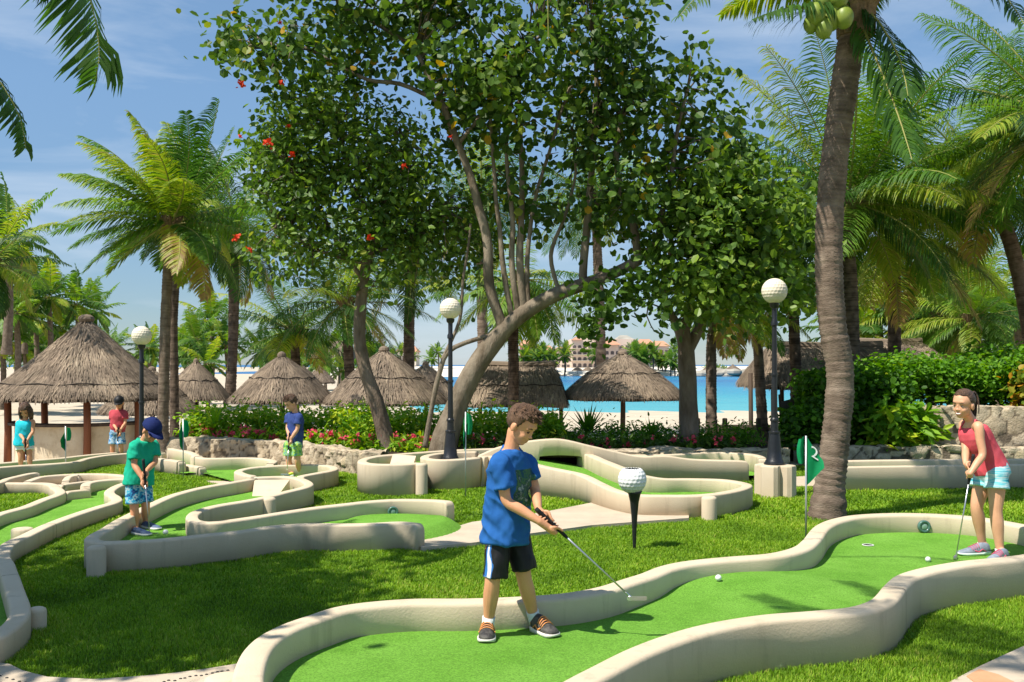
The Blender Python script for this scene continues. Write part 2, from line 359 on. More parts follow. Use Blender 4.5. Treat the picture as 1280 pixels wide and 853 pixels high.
def slab(name, poly, z, m, thick=0.06, kind='structure'):
    poly = np.asarray(poly, float)[:, :2]; POLYS.append(poly)
    me = bmesh.new(); vs = [me.verts.new((x, y, z)) for x, y in poly]; f = me.faces.new(vs)
    if f.normal.z < 0: f.normal_flip()
    ex = bmesh.ops.extrude_face_region(me, geom=[f]); 
    for v in [e for e in ex['geom'] if isinstance(e, bmesh.types.BMVert)]: pass
    bmesh.ops.translate(me, verts=[e for e in ex['geom'] if isinstance(e, bmesh.types.BMVert)], vec=(0, 0, 0))
    for v in vs: v.co.z = z - thick
    bmesh.ops.recalc_face_normals(me, faces=me.faces)
    bmesh.ops.triangulate(me, faces=[q for q in me.faces if len(q.verts) > 4])
    d = bpy.data.meshes.new(name); me.to_mesh(d); me.free(); d.materials.append(m); o = link(name, d); tag(o, kind=kind); return o
def post(parent, px, py, z, r=0.1, name='end_post', zb=-0.05):
    c = G(px, py, z); b = MB(); z = z + .004
    b.lathe([(r*1.02, zb), (r, zb+.05), (r, z-.03), (r-.006, z-.012), (r-.022, z-.002), (r-.04, z), (.001, z+.001)], (c.x, c.y, 0), 22)
    STRIPS.append((np.array([[c.x, c.y]]), r)); return b.build(name, M['stucco'], parent)
def ring_light(parent, pos, nrm, r=0.05):
    n = Vector(nrm).normalized(); u = n.cross(Vector((0,0,1))).normalized(); w = u.cross(n); a = np.arange(20)/20*2*np.pi
    def rg(rad, off): return [tuple(pos + n*off + u*(math.cos(x)*rad) + w*(math.sin(x)*rad)) for x in a]
    b = MB(); b.loft([rg(r, -.02), rg(r, .008), rg(r*.93, .014), rg(r*.62, .012), rg(r*.56, .002)], cap=False)
    o = b.build('wall_light_ring', M['ring'], parent)
    g = MB(); g.loft([rg(r*.585, .001), rg(r*.5, .006), rg(r*.3, .01), rg(.002, .011)]); g.build('glass', M['ringglass'], o); return o
def course(label): return thing('course_wall', label, 'minigolf wall', (0, 0, 0))
def wall_obj(root, mb, name='curved_wall'): return mb.build(name, M['stucco'], root)
def cup(px, py, z, label, r=.055):
    c = G(px, py, z); b = MB(); b.lathe([(r+.008, z+.004), (r+.008, z+.007), (r, z+.007), (r*.98, z+.0045)], (c.x, c.y, 0), 20, cap=False)
    o = thing('golf_cup', label, 'golf hole', c); b.build('cup_rim', M['white'], o)
    d = MB(); d.lathe([(r*.99, z+.0052), (.001, z+.0053)], (c.x, c.y, 0), 20); d.build('cup_opening', M['cupdark'], o); return o

# ------------------------------------------------------------------ hole nearest the camera
ZM = .285
main = course('long cream wall round the green where the boy in blue stands, nearest the camera')
mp = [(315,825),(333,800),(362,783),(398,770),(435,759),(510,751.5),(580,751),(640,749),(700,745),(735,740),(760,734.5),(786,726),(812,718),(835,709),
      (860,703.5),(912,698),(962,694),(985,690),(1003,684),(1014,675),(1020,667),(1030,657),(1048,649.5),(1072,645),(1122,642.5),(1172,643.5),(1220,647),(1262,653.5),
      (1300,662),(1322,674),(1318,686),(1290,694),(1250,699),(1210,703),(1160,712),(1132,721),(1119,732),(1111,743),(1099,753),(1072,761.5),(1022,766.5),(960,771.5),
      (900,781),(850,794),(800,813),(750,838),(722,853),(690,873),(640,915),(560,985),(450,1010),(350,960),(312,880)]
b = MB(); mpath = pxwall(b, mp, ZM, .15, True, rc=.026); wall_obj(main, b)
post(main, 279, 846, .25, .09)
k = 640
wn = Vector((0, -1, 0))
ring_light(main, Vector((3.92, 9.125, .180)), (.02, -1, 0), .060)
def hump(gx, gy):
    c = G(925, 728, .13); d = ((gx - c.x) / .75) ** 2 + ((gy - c.y) / .5) ** 2
    return .075 * np.exp(-d)
sheet('putting_green', mpath, .12, M['turf'], cell=.045, fn=hump)
cup(1085, 682, .12, 'small white rimmed hole in the green beside the girl', .042)

# ------------------------------------------------------------------ left middle hole (boy in green)
Z2 = .25
c2 = course('S shaped cream wall round the green where the boy in the green shirt putts')
a1 = [(525,655.5),(500,653),(470,654.5),(430,655.5),(390,655),(340,658),(300,664),(260,668),(220,672.5),(185,675.5),(150,677),(128,677.5),(115,674),(119,668.5),(133,661),(148,651.5),(164,643),
      (182,634),(200,625.5),(216,619),(239,612.5),(262,607.5),(286,603.5),(309,599.5),(319,597.5)]
b = MB(); A = pxwall(b, a1, Z2, .12)
a2 = [(316,597),(335,596.3),(352,595.8),(368,597),(381,601),(386,605.5),(381,609),(370,612),(356,615.3),(336,620.5),(309,626),(278,631),(260,635),(246,640),(240,646),(245,651.5),(258,653.5),(270,653),(294,650),(325,645.5),(356,640.5),
      (400,634),(431,630.5),(462,627),(494,625),(525,625),(550,626),(563,627.5)]
B = pxwall(b, a2, Z2, .12, dz=.003)
wall_obj(c2, b); post(c2, 120.5, 683, .245, .075); post(c2, 336, 622.5, .25, .08)
bb = MB()                                              # sloping back board with the tunnel mouth
q = [G(318,600,Z2-.015), G(362,600,Z2-.015)]
v = [tuple(q[0]), tuple(q[1]), (q[1].x-.02, q[1].y-.55, .1), (q[0].x+.12, q[0].y-.55, .1)]
v2 = [(x, y, z) for x, y, z in v]; low = [(x, y + .03, -.05) for x, y, z in v]
bb.add(v2 + low, [(0,3,2,1),(3,7,6,2),(0,4,7,3),(1,2,6,5)]); bb.build('sloped_backboard', M['stucco'], c2, smooth=False)
ring_light(c2, Vector((-1.275, 10.30, .14)), (.24, -.97, 0), .058)
g2 = list(A) + list(B[3:])
g2 = [q for q in A[::-1][2:]][::-1]
green2 = list(A) + list(B[:-12])
sheet('putting_green', np.array(green2), .10, M['turf'], cell=.035)
sp = spline([G(410,650,.12), G(440,640,.14), G(500,636,.15), G(545,641,.12), G(573,650,.06), G(586,661,.03), G(576,671,.01), G(550,679,.005), G(515,685,.0), G(506,671,.1), G(430,669,.1)], .08, True)
def mound(gx, gy):
    dd = np.full(gx.shape, 9.0)
    for q in sp: dd = np.minimum(dd, (gx-q[0])**2 + (gy-q[1])**2)
    return -.03 + .145*sm(0, .26, np.sqrt(dd))**.7
sheet('putting_green', sp, .02, M['turf'], cell=.014, fn=mound)

# navy boy's round pocket
c3 = course('rounded cream pocket wall where the boy in the navy shirt stands')
a3 = [(318,594.5),(309,593.5),(301,591),(298,589),(303,586.5),(317,584),(341,582),(356,581.2),(380,580.6),(402,580.8),(414,582.5),(418,585.5),(412,588),(399,590.5),(385,593),(374,595.2)]
b = MB(); C = pxwall(b, a3, .25, .12, dz=-.004); wall_obj(c3, b)
sheet('putting_green', np.concatenate([C, [G(345,595,.25)]]), .09, M['turf'], cell=.035)

# back left hole with the little S bend
c4w = course('low cream wall with a stepped front beside the palm trunk at the stone wall')
b = MB(); D1 = pxwall(b, [(190,573),(200,573.3),(215,575),(228,577)], .225, .12)
D1b = pxwall(b, [(229,580),(240,582),(254,584)], .15, .12)
D2 = pxwall(b, [(212,560.5),(222,562.5),(232,564),(240,566.5),(246,570),(256,573),(278,573),(309,572.5),(328,573.5),(342,576.5),(337,580)], .24, .12, dz=.003); wall_obj(c4w, b)
post(c4w, 246, 570.5, .23, .1)
sheet('putting_green', [G(200,575,.2), G(228,580,.2), G(254,588,.1), G(296,604,.05), G(300,590,.2), G(340,579,.2), G(309,572,.22), G(256,572,.22), G(215,562,.22)], .06, M['turf'], cell=.05)

# holes on the left
Z5 = .16
c5 = course('winding cream wall running from the bottom left corner back behind the boy in green')
b = MB()
a5 = [(-50,802),(-20,800),(0,791),(14,781),(24,769),(25,757),(21,744),(14,723),(8,706),(3,697),(3,690),(9,681),(18,675.5),(31,669.5),(62,655),(94,643),(125,633),(140,628.5),(146,625),(144,621),(139,618),(137,614.5),(142,610),(150,606),(158,603.5),(165,601),(163,598.6),(153,598.4),(125,600.6),(110,603.5),(107,608.5)]
E = pxwall(b, a5, Z5, .125); wall_obj(c5, b); post(c5, 46, 760, .14, .06)
b = MB(); c5b = course('cream wall looping out from the left edge in front of the small grass patch')
a6 = [(-40,660),(-20,651),(0,642),(31,633.5),(55,624),(68,619.5),(75,616),(74,612.5),(69,609),(66,606),(55,604),(31,603.8),(0,603.6),(-40,604)]
Fp = pxwall(b, a6, .15, .125); wall_obj(c5b, b)
b = MB(); lo = course('short straight cream barrier across the left green'); pxwall(b, [(80,615),(96,613),(112,611.5)], .14, .1); wall_obj(lo, b)
b = MB(); lo = course('thin cream kerb bar behind the short straight barrier'); pxwall(b, [(74,605.5),(95,602.8),(118,600)], .14, .09, dz=-.004); wall_obj(lo, b)
b = MB(); lo = course('little hooked cream kerb inside the left round hole'); pxwall(b, [(82,602),(83.5,598.5),(87,595.8),(94,594.3),(101,594)], .15, .1, dz=.004); wall_obj(lo, b)
b = MB(); c6 = course('low curved cream wall behind the left greens, below the green flag'); pxwall(b, [(33,602),(42,598.5),(53,595.5),(75,593.3),(100,592.2),(130,592.2),(153,594),(165,596.4)], .16, .11, dz=-.003); wall_obj(c6, b)
b = MB(); lo = course('leaf shaped cream kerb at the left edge'); pxwall(b, [(-20,607),(0,602.5),(9,598.5),(23,595),(39,591.6),(49,590.6)], .17, .11); wall_obj(lo, b)
dk = G(31, 665, .12); lp = MB(); cst = thing('course_stub', 'round cream stub standing on the green at the left edge', 'kerb stub', (dk.x, dk.y, 0))
lp.lathe([(.1,.0),(.1,.14),(.09,.155),(.07,.16),(.001,.161)], (G(28,668,.1).x, G(28,668,.1).y, 0), 18); lp.build('stub_body', M['stucco'], cst)
g5 = list(E[8:]) + [np.array(G(107,608,.1)), np.array(G(75,612,.1))] + list(Fp[::-1][60:]) + [np.array((-6.5, 9.2, .1)), np.array((-6.5, 6.0, .1))]
sheet('putting_green', [G(-40,690,.05),G(0,686,.05),G(20,676,.15),G(62,656,.15),G(94,643.5,.15),G(125,633.5,.15),G(146,626,.15),G(138,615,.15),G(150,606,.15),G(165,600,.15),G(150,598.5,.15),G(110,603.5,.15),G(76,607,.15),G(76,616,.15),G(55,624,.15),G(31,633.5,.15),G(0,642,.15),G(-40,660,.15)], .035, M['turf'], cell=.04)
sheet('putting_green', [G(-60,800,.1),G(0,791,.15),G(20,778,.15),G(24,760,.15),G(16,725,.15),G(6,700,.15),G(-10,692,.15),G(-80,700,.1)], .03, M['turf'], cell=.04)
sheet('putting_green', [G(-20,607,.1),G(48,592,.1),G(36,601,.1),G(100,593,.12),G(153,594,.12),G(150,598,.12),G(76,605,.12),G(30,603,.12)], .03, M['concrete'], cell=.04)
c8 = course('long low cream wall along the back left hole in front of the thatched bar')
b = MB(); H1 = pxwall(b, [(-60,588),(-20,586),(0,584),(31,581.5),(62,579.8),(94,577),(109,573),(133,569),(159,566.7),(185,565),(205,565.5)], .2, .12)
H2 = pxwall(b, [(-60,583),(0,578.5),(25,576.5),(47,574.6),(78,572),(109,568.5),(137,566),(165,564),(190,563.5)], .19, .12, dz=-.004); wall_obj(c8, b)
sheet('putting_green', list(H1) + list(H2[::-1]), .06, M['turf'], cell=.05)

# ------------------------------------------------------------------ centre: tall hole with the lamp ring, and the arched bridge hole
Z9 = .42
c9 = course('tall cream wall with two rounded pockets, one circling the middle lamp post')
b = MB(); a9 = [(600,571.5),(580,573.6),(556,574.8),(541,574.2),(532,572.5),(532,570.3),(541,567.8),(556,566),(580,564.8),(600,564.5)]
P1 = pxwall(b, a9, Z9, .13)
P2 = pxwall(b, [(527,577.5),(510,579.6),(494,580),(475,580),(462,579.2),(454,577.3),(454,574.5),(462.5,571.5),(478,569),(500,567.2),(525,565.2),(556,563),(600,561),(640,560)], Z9, .13, dz=-.004)
wall_obj(c9, b); post(c9, 527, 579.5, Z9, .08)
bb = MB(); q0 = G(491,568,Z9); q1 = G(520,570,Z9)
bb.add([tuple(q0), tuple(q1), (q1.x, q1.y-.55, .3), (q0.x+.02, q0.y-.55, .3), (q0.x,q0.y,0),(q1.x,q1.y,0),(q1.x,q1.y-.55,0),(q0.x+.02,q0.y-.55,0)], [(0,3,2,1),(3,7,6,2),(0,4,7,3),(1,2,6,5),(0,1,5,4)])
bb.build('sloped_backboard', M['stucco'], c9, smooth=False)
sheet('putting_green', [G(527,577,Z9),G(494,580,Z9),G(462,579,Z9),G(454,575,Z9),G(478,569,Z9),G(525,565,Z9),G(600,561,Z9),G(600,565,Z9),G(541,567.5,Z9),G(531,572,Z9)], .29, M['turf'], cell=.06)
sheet('lamp_bed_sand', [G(600,571.5,Z9),G(556,574.8,Z9),G(533,572,Z9),G(541,567.8,Z9),G(600,564.5,Z9),G(640,566,Z9)], .34, M['sand'], cell=.06)

c10 = course('cream wall of the bridge hole with a humped arch over a tunnel')
b = MB()
a10 = [(600,571.6,.424),(609,570,.424),(630,572,.424),(652,575.5,.424),(668,580,.424),(690,585,.39),(725,592.5,.345),(748,603,.30),(769,612.5,.265),(787,616.8,.26),(800,618.6,.26),(831,619.3,.26),(870,619,.26),(894,617,.26),(918,613,.26),(932,608.5,.26),(933,605.5,.26),(920,602,.26),(901,599.6,.26),(862,598.6,.26),(831,598.4,.27),(816,596.4,.29),(800,593,.32),(780,585.5,.36),(756,576.2,.40),(738,568.5,.42),(726,564.8,.43)]
Q = pxwall(b, a10, .3, .13)
hp = [(596,570,.425),(605,566.5,.455),(616,561.5,.505),(636,555.5,.575),(662,551.2,.635),(680,549.3,.655),(694,548.6,.66),(705,549.6,.655),(717,552,.63),(732,555.8,.60),(748,559.5,.56),(772,565,.5),(800,570.3,.44),(831,573.7,.39),(862,576.3,.34),(894,577,.32),(920,576.3,.31),(934,577.8,.30)]
path = []
for (px, py, z) in hp:
    d = 14.0 + max(0, (px - 800)) / 140 * .15
    path.append(((px - CX) / FPX * d, d, z if px > 800 else CAMZ - (py - HY) / FPX * d))
hpth = spline(path)
xl = (672 - CX) / FPX * 14; xr = (727 - CX) / FPX * 14
bot = [(.40 if xl < q[0] < xr else -.05) for q in hpth]
hpth = endsteps(hpth, False); bot = [(.385 + .02*math.sin((q[0]-xl)/(xr-xl)*math.pi) if xl < q[0] < xr else -.05) for q in hpth]
wall_strip(b, hpth, .15, bottom=bot); wall_obj(c10, b); post(c10, 886.5, 621, .262, .085)
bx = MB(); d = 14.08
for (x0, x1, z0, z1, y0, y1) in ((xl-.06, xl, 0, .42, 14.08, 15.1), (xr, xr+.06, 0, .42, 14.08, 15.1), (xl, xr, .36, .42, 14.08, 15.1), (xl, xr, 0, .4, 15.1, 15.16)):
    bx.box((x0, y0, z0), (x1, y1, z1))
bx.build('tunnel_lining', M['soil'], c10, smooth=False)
c12 = course('low cream wall ending in a rounded tip behind the bridge hole, by the flat stones')
b = MB(); T = pxwall(b, [(770,568.8),(800,568.6),(830,568.4),(850,567.6),(870,566.3),(890,565.5),(920,566.2),(940,568),(950,570.5),(953.5,573)], .33, .12); wall_obj(c12, b)
post(c12, 859, 573, .30, .04, 'small_drain_post')
def ramp10(gx, gy):
    return np.clip(.30 - (gx - .55) * .17, .10, .34) - .1
sheet('putting_green', list(Q) + [np.array(G(690,563,.43))], .10, M['turf'], cell=.05, fn=ramp10)
sheet('putting_green', [(-.3,14.1),(1.0,14.1),(2.0,14.15),(3.6,14.3),(4.3,15.0),(3,15.6),(.2,15.3)], .07, M['turf'], cell=.06)

c11 = course('straight edged cream box wall on the back lawn behind the right palm trunk')
b = MB(); U = pxwall(b, [(1040,584.2),(1064,583.5),(1120,582.6),(1197,581.6),(1263,580.6),(1340,580)], .33, .13)
U2 = pxwall(b, [(1036,583),(1032,579),(1040,577.4),(1064,576.2),(1120,575.3),(1197,574.6),(1263,574.2),(1340,574)], .34, .13, dz=.004); wall_obj(c11, b)
sheet('putting_green', list(U) + list(U2[::-1]), .14, M['turf'], cell=.06)

def seam(parent, px, py, z, w):
    c = G(px, py, z); best = min(STRIPS, key=lambda q: ((q[0] - np.array([c.x, c.y]))**2).sum(1).min()); p = best[0]; i = int(((p - np.array([c.x, c.y]))**2).sum(1).argmin()); i = min(max(i, 1), len(p)-2)
    t = p[i+1] - p[i-1]; t = t/np.linalg.norm(t); n = np.array([-t[1], t[0]]); h = w/2 + .0015; pr = [(-h, .0), (-h, z-.026), (-h*.93, z-.008), (-h*.75, z+.0015), (h*.75, z+.0015), (h*.93, z-.008), (h, z-.026), (h, .0)]
    def rg(k): return [(p[i][0] + n[0]*o + t[0]*k, p[i][1] + n[1]*o + t[1]*k, zz) for o, zz in pr]
    b = MB(); b.loft([rg(-.003), rg(.003)], cap=False); b.build('joint_line', M['soil'], parent)
for a_ in ((main,1021,666,ZM,.15),(main,1117,734,ZM,.15),(c2,246,640,.253,.12),(c5,13,719,Z5,.125),(c5,62,655,Z5,.125)): seam(*a_)

# ------------------------------------------------------------------ paths
ZP = .045
slab('footpath', [G(895,649.5,ZP),G(861,647.5,ZP),(*G(800,652,ZP)[:2],),G(740,656.5,ZP),G(662,667,ZP),G(595,678,ZP),G(527,684.5,ZP),G(512,676,ZP),G(540,668,ZP),G(575,658,ZP),G(590,653,ZP),G(640,646.5,ZP),G(680,640,ZP),G(724,631.5,ZP),G(760,627,ZP),G(800,622,ZP),G(830,628,ZP)] if False else
     [tuple(G(x, y, ZP))[:2] for x, y in [(861,647.5),(800,652),(740,656.5),(662,667),(595,678),(527,684.5),(515,676),(545,667),(575,657),(590,652.5),(640,646.5),(680,640),(724,631.5),(770,622),(830,622),(861,640)]], ZP, M['concrete'], .08)
slab('footpath', [tuple(G(x, y, .02))[:2] for x, y in [(-30,826),(0,828.5),(12,830),(28,838),(59,846),(117,849),(164,846),(211,842),(258,836),(300,829),(330,860),(330,1100),(-200,1100),(-200,830)]], .02, M['concrete'], .07)
slab('footpath', [tuple(G(x, y, .02))[:2] for x, y in [(1186,853),(1222,834),(1250,821),(1290,803),(1340,780),(1400,800),(1400,1000),(1000,1000)]], .02, M['concrete'], .07)
tc = [tuple(G(x, y, .024))[:2] for x, y in [(1208,845),(1224,836.5),(1248,843),(1300,868),(1290,900),(1230,862)]]
slab('terracotta_band', tc, .0245, M['terracotta'], .01)
pb = MB()
for i in range(13):
    t = i / 12
    for kk, (xa, ya, xb, yb) in enumerate([(-30,838,62,862),(-20,848,30,864),(205,853,285,838)]):
        c = G(xa + (xb - xa) * t + random.uniform(-1,1), ya + (yb - ya) * t + random.uniform(-1,1), .02); pb.ball((c.x, c.y, .021), .010, .007, .005, 7, 4)
o = pb.build('pebble_inlay', M['pebble']); tag(o, kind='stuff')
slab('footpath', [tuple(G(x, y, .03))[:2] for x, y in [(980,597),(1040,593),(1040,607),(985,608)]], .03, M['concrete'], .06)
slab('footpath', [tuple(G(x, y, .03))[:2] for x, y in [(258,601),(300,602),(300,606),(275,605.5)]], .03, M['concrete'], .06)

# ------------------------------------------------------------------ terrain, lawn, sea
def hgt(x, y):
    left = sm(-3.5, -6.0, x)
    e0 = 18.3 - 1.6 * left
    return -.012 - .95 * sm(e0, e0 + 2.6, y) * (1 - sm(6.0, 8.0, x) * sm(40, 26, y)) + (- .95 * sm(34, 84, y) - 3.0 * sm(74, 134, y)) * (1 - sm(-.09*y, -.15*y, x)*sm(20, 40, y)) + .04 * np.sin(x*.9+y*.6) * sm(19, 24, y)
xs = np.concatenate([[-6000,-1500,-400,-150], np.linspace(-60, 60, 161), [150,400,1500,6000]]); ys = np.concatenate([[-300,-50,-10], np.linspace(0, 120, 161), [200,1000]])
gx, gy = np.meshgrid(xs, ys, indexing='ij'); gz = hgt(gx, gy); idx = np.arange(gx.size).reshape(gx.shape)
b = MB(); b.add(np.stack([gx, gy, gz], -1).reshape(-1, 3), np.stack([idx[:-1,:-1], idx[1:,:-1], idx[1:,1:], idx[:-1,1:]], -1).reshape(-1, 4))
tag(b.build('ground', M['sand']), kind='structure')
lawn_poly = [(-14,-2),(14,-2),(14,17.4),(7,17.4),(5,16.2),(-2,16.0),(-3,15.3),(-6.0,16.3),(-14,16.2)]
b = MB(); b.add([(x, y, 0.0) for x, y in lawn_poly], [tuple(range(len(lawn_poly)))])
tag(b.build('lawn', M['lawn']), kind='structure')

SEA = -1.75
m = bpy.data.materials.new('sea_water'); m.use_nodes = True; nt = m.node_tree; bs = nt.nodes['Principled BSDF']; L = nt.links
bs.inputs['Roughness'].default_value = .25; bs.inputs['Specular IOR Level'].default_value = .22
tcn = nt.nodes.new('ShaderNodeTexCoord'); sx = nt.nodes.new('ShaderNodeSeparateXYZ'); L.new(tcn.outputs['Object'], sx.inputs[0])
mp_ = nt.nodes.new('ShaderNodeMapping'); mp_.inputs['Scale'].default_value = (.018, .05, 1); L.new(tcn.outputs['Object'], mp_.inputs[0])
nz = nd(nt, 'ShaderNodeTexNoise', i_Scale=1.0, i_Detail=6.0, i_Roughness=.6); L.new(mp_.outputs[0], nz.inputs['Vector'])
ma = nd(nt, 'ShaderNodeMath', operation='MULTIPLY_ADD'); L.new(nz.outputs[0], ma.inputs[0]); ma.inputs[1].default_value = 70; L.new(sx.outputs['Y'], ma.inputs[2])
mr = nd(nt, 'ShaderNodeMapRange'); mr.inputs[1].default_value = 85; mr.inputs[2].default_value = 330; L.new(ma.outputs[0], mr.inputs[0])
L.new(ramp(nt, mr.outputs[0], [(0,(.24,.50,.46)),(.05,(.10,.40,.41)),(.2,(.032,.30,.37)),(.4,(.012,.22,.36)),(.6,(.006,.12,.29)),(.8,(.010,.20,.36)),(1,(.006,.12,.30))]), bs.inputs['Base Color'])
n3 = nd(nt, 'ShaderNodeTexNoise', i_Scale=1.4, i_Detail=5.0); mp3 = nt.nodes.new('ShaderNodeMapping'); mp3.inputs['Scale'].default_value = (.35, 1, 1); L.new(tcn.outputs['Object'], mp3.inputs[0]); L.new(mp3.outputs[0], n3.inputs['Vector'])
bp = nd(nt, 'ShaderNodeBump', i_Strength=.6, i_Distance=.5); L.new(n3.outputs[0], bp.inputs['Height']); L.new(bp.outputs[0], bs.inputs['Normal'])
b = MB(); b.add([(-9000,50,SEA),(9000,50,SEA),(9000,12000,SEA),(-9000,12000,SEA)], [(0,1,2,3)]); tag(b.build('sea', m), kind='structure')
# far shore
b = MB(); xs = np.linspace(-90, 118, 80); ys = np.array([282, 290, 300, 330, 420]); gx, gy = np.meshgrid(xs, ys, indexing='ij')
gyy = gy + 10*np.sin(gx*.03) + 5*np.sin(gx*.11)
gz = np.array([-2.6, -.4, .4, 1.2, 1.6])[None, :] + 0*gx; gz = gz - 4*sm(88, 116, gx) - 4*sm(-60, -88, gx); gz[:, -1] = -3
idx = np.arange(gx.size).reshape(gx.shape); b.add(np.stack([gx, gyy, gz], -1).reshape(-1, 3), np.stack([idx[:-1,:-1], idx[1:,:-1], idx[1:,1:], idx[:-1,1:]], -1).reshape(-1, 4))
tag(b.build('far_shore', M['shore']), kind='structure')

# ------------------------------------------------------------------ grass
CELL = .02; X0, X1, Y0, Y1 = -9.0, 9.5, 2.6, 17.4
nx, ny = int((X1-X0)/CELL), int((Y1-Y0)/CELL); mask = np.zeros((nx, ny), bool)
cx, cy = np.meshgrid(X0 + CELL*(np.arange(nx)+.5), Y0 + CELL*(np.arange(ny)+.5), indexing='ij')
mask |= inside(lawn_poly, cx, cy)
for p_ in POLYS:
    p_ = np.asarray(p_)[:, :2]; i0 = max(0, int((p_[:,0].min()-X0)/CELL)-1); i1 = int((p_[:,0].max()-X0)/CELL)+2; j0 = max(0, int((p_[:,1].min()-Y0)/CELL)-1); j1 = int((p_[:,1].max()-Y0)/CELL)+2
    if i1 <= 0 or j1 <= 0: continue
    mask[i0:i1, j0:j1] &= ~inside(p_, cx[i0:i1, j0:j1], cy[i0:i1, j0:j1])
for pts, hw in STRIPS:
    for x, y in pts:
        i, j = int((x-X0)/CELL), int((y-Y0)/CELL); rr = int((hw+.01)/CELL)+1
        i0, i1, j0, j1 = max(0,i-rr), min(nx,i+rr+1), max(0,j-rr), min(ny,j+rr+1)
        if i1 <= i0 or j1 <= j0: continue
        mask[i0:i1, j0:j1] &= ((cx[i0:i1,j0:j1]-x)**2 + (cy[i0:i1,j0:j1]-y)**2) > (hw+.008)**2
def blades(n_try, y0, y1, h, w):
    x = rng.uniform(X0, X1, n_try); y = rng.uniform(y0, y1, n_try)
    keep = (np.abs(x) < y * .56 + .5) & mask[np.clip(((x-X0)/CELL).astype(int),0,nx-1), np.clip(((y-Y0)/CELL).astype(int),0,ny-1)]
    x, y = x[keep], y[keep]; n = len(x)
    patch = np.array([noise.noise(Vector((a*1.1, b_*1.1, 0))) + .6*noise.noise(Vector((a*4, b_*4, 3))) for a, b_ in zip(x, y)])
    hh = h * rng.uniform(.55, 1.25, n) * (1 + .35*patch); a = rng.uniform(0, 2*np.pi, n); ww = w * rng.uniform(.7, 1.3, n)
    lean = rng.uniform(.2, 1.1, n) * hh; d = np.stack([np.cos(a), np.sin(a)], 1); s = np.stack([-np.sin(a), np.cos(a)], 1)
    z = np.zeros(n)
    def V(q, zz): return np.concatenate([q, zz[:, None]], 1)
    base = np.stack([x, y], 1)
    v0 = V(base - s*ww[:,None]/2, z-.005); v1 = V(base + s*ww[:,None]/2, z-.005)
    v2 = V(base + d*(lean*.35)[:,None] + s*ww[:,None]*.4, hh*.62); v3 = V(base + d*(lean*.35)[:,None] - s*ww[:,None]*.4, hh*.62); v4 = V(base + d*lean[:,None], hh)
    v = np.stack([v0,v1,v2,v3,v4], 1).reshape(-1, 3); i = np.arange(n)*5
    t = np.clip(.45 + .34*patch + rng.normal(0, .22, n), 0, 1)
    return v, np.stack([i,i+1,i+2,i+3],1), np.stack([i+3,i+2,i+4],1), np.repeat(t, 5)
b = MB()
for n_try, y0, y1, h, w in ((760000, 4.0, 7.0, .027, .0045), (640000, 7.0, 10.5, .029, .007), (440000, 10.5, 17.4, .036, .013)):
    v, f4, f3, t = blades(n_try, y0, y1, h, w); kk = b.k; b.add(v, f4, t); b.l.append((f3 + kk).ravel()); b.n.append(np.full(len(f3), 3)); b.m.append(np.zeros(len(f3), int))
o = b.build('grass', M['grass'], smooth=False); tag(o, kind='stuff')
# ------------------------------------------------------------------ palms
def norm(a): return a / (np.linalg.norm(a, axis=-1, keepdims=True) + 1e-9)
def frond(mb, pts, wmax=.045, lmax=.55, tint=.4, nleaf=60, hang=.55, wind=(0,0,0), rr=.018, tw=0.0, seed=0):
    """pts: (k,3) rachis from crown to tip"""
    r = np.random.default_rng(seed); pts = np.asarray(pts, float)
    seg = np.linalg.norm(np.diff(pts, axis=0), axis=1); s = np.concatenate([[0], np.cumsum(seg)]); L = s[-1]
    u = np.linspace(.10, .995, nleaf)
    P = np.stack([np.interp(u*L, s, pts[:, i]) for i in range(3)], 1)
    T = norm(np.gradient(P, axis=0)); up = np.array([0, 0, 1.0])
    S = np.cross(T, up); S = norm(np.where(np.linalg.norm(S, axis=1, keepdims=True) < .15, np.array([1., 0, 0]), S)); N = norm(np.cross(S, T))
    ll = lmax * (np.sin(np.pi*np.clip(u*.92+.10, 0, 1))**.6) * r.uniform(.85, 1.1, nleaf); ll = np.maximum(ll, .25*lmax)
    for sd in (-1, 1):
        D = norm(T*r.uniform(.45,.75,(nleaf,1)) + sd*S*(.9+tw*sd) + N*r.uniform(.05,.35,(nleaf,1)) - up*(hang*.35) + np.array(wind)*.5)
        D2 = norm(D - up*hang*r.uniform(.7,1.3,(nleaf,1)) + np.array(wind)*.7)
        D3 = norm(D2 - up*hang*1.2 + np.array(wind)*.6)
        W = norm(np.cross(D, N) + .35*T) * (wmax/2)
        a = P; b_ = a + D*(ll*.4)[:,None]; c = b_ + D2*(ll*.35)[:,None]; d = c + D3*(ll*.25)[:,None]
        v = np.stack([a-W*.5, a+W*.5, b_+W, b_-W, c+W*.75, c-W*.75, d], 1).reshape(-1, 3); i = np.arange(nleaf)*7
        t = np.repeat(np.clip(tint + r.normal(0,.07,nleaf) + .10*(u-.5), 0, 1), 7)
        k0 = mb.k; mb.add(v, np.concatenate([np.stack([i,i+1,i+2,i+3],1), np.stack([i+3,i+2,i+4,i+5],1)]), t)
        f3 = np.stack([i+5,i+4,i+6],1)+k0; mb.l.append(f3.ravel()); mb.n.append(np.full(nleaf,3)); mb.m.append(np.zeros(nleaf,int))
    mb.tube(pts, np.linspace(rr, rr*.2, len(pts)), 5, .75, 1)
def rachis(c, az, el, L, droop=.9, wind=(0,0,0), k=12):
    d = np.array([math.cos(az)*math.cos(el), math.sin(az)*math.cos(el), math.sin(el)]); p = np.array(tuple(c), float); out = [p.copy()]
    for i in range(k):
        p = p + d*L/k; out.append(p.copy())
        d = d + np.array([0,0,-1.0])*droop/k*(.5+1.2*i/k) + np.array(wind)*1.1/k; d /= np.linalg.norm(d)
    return np.array(out)
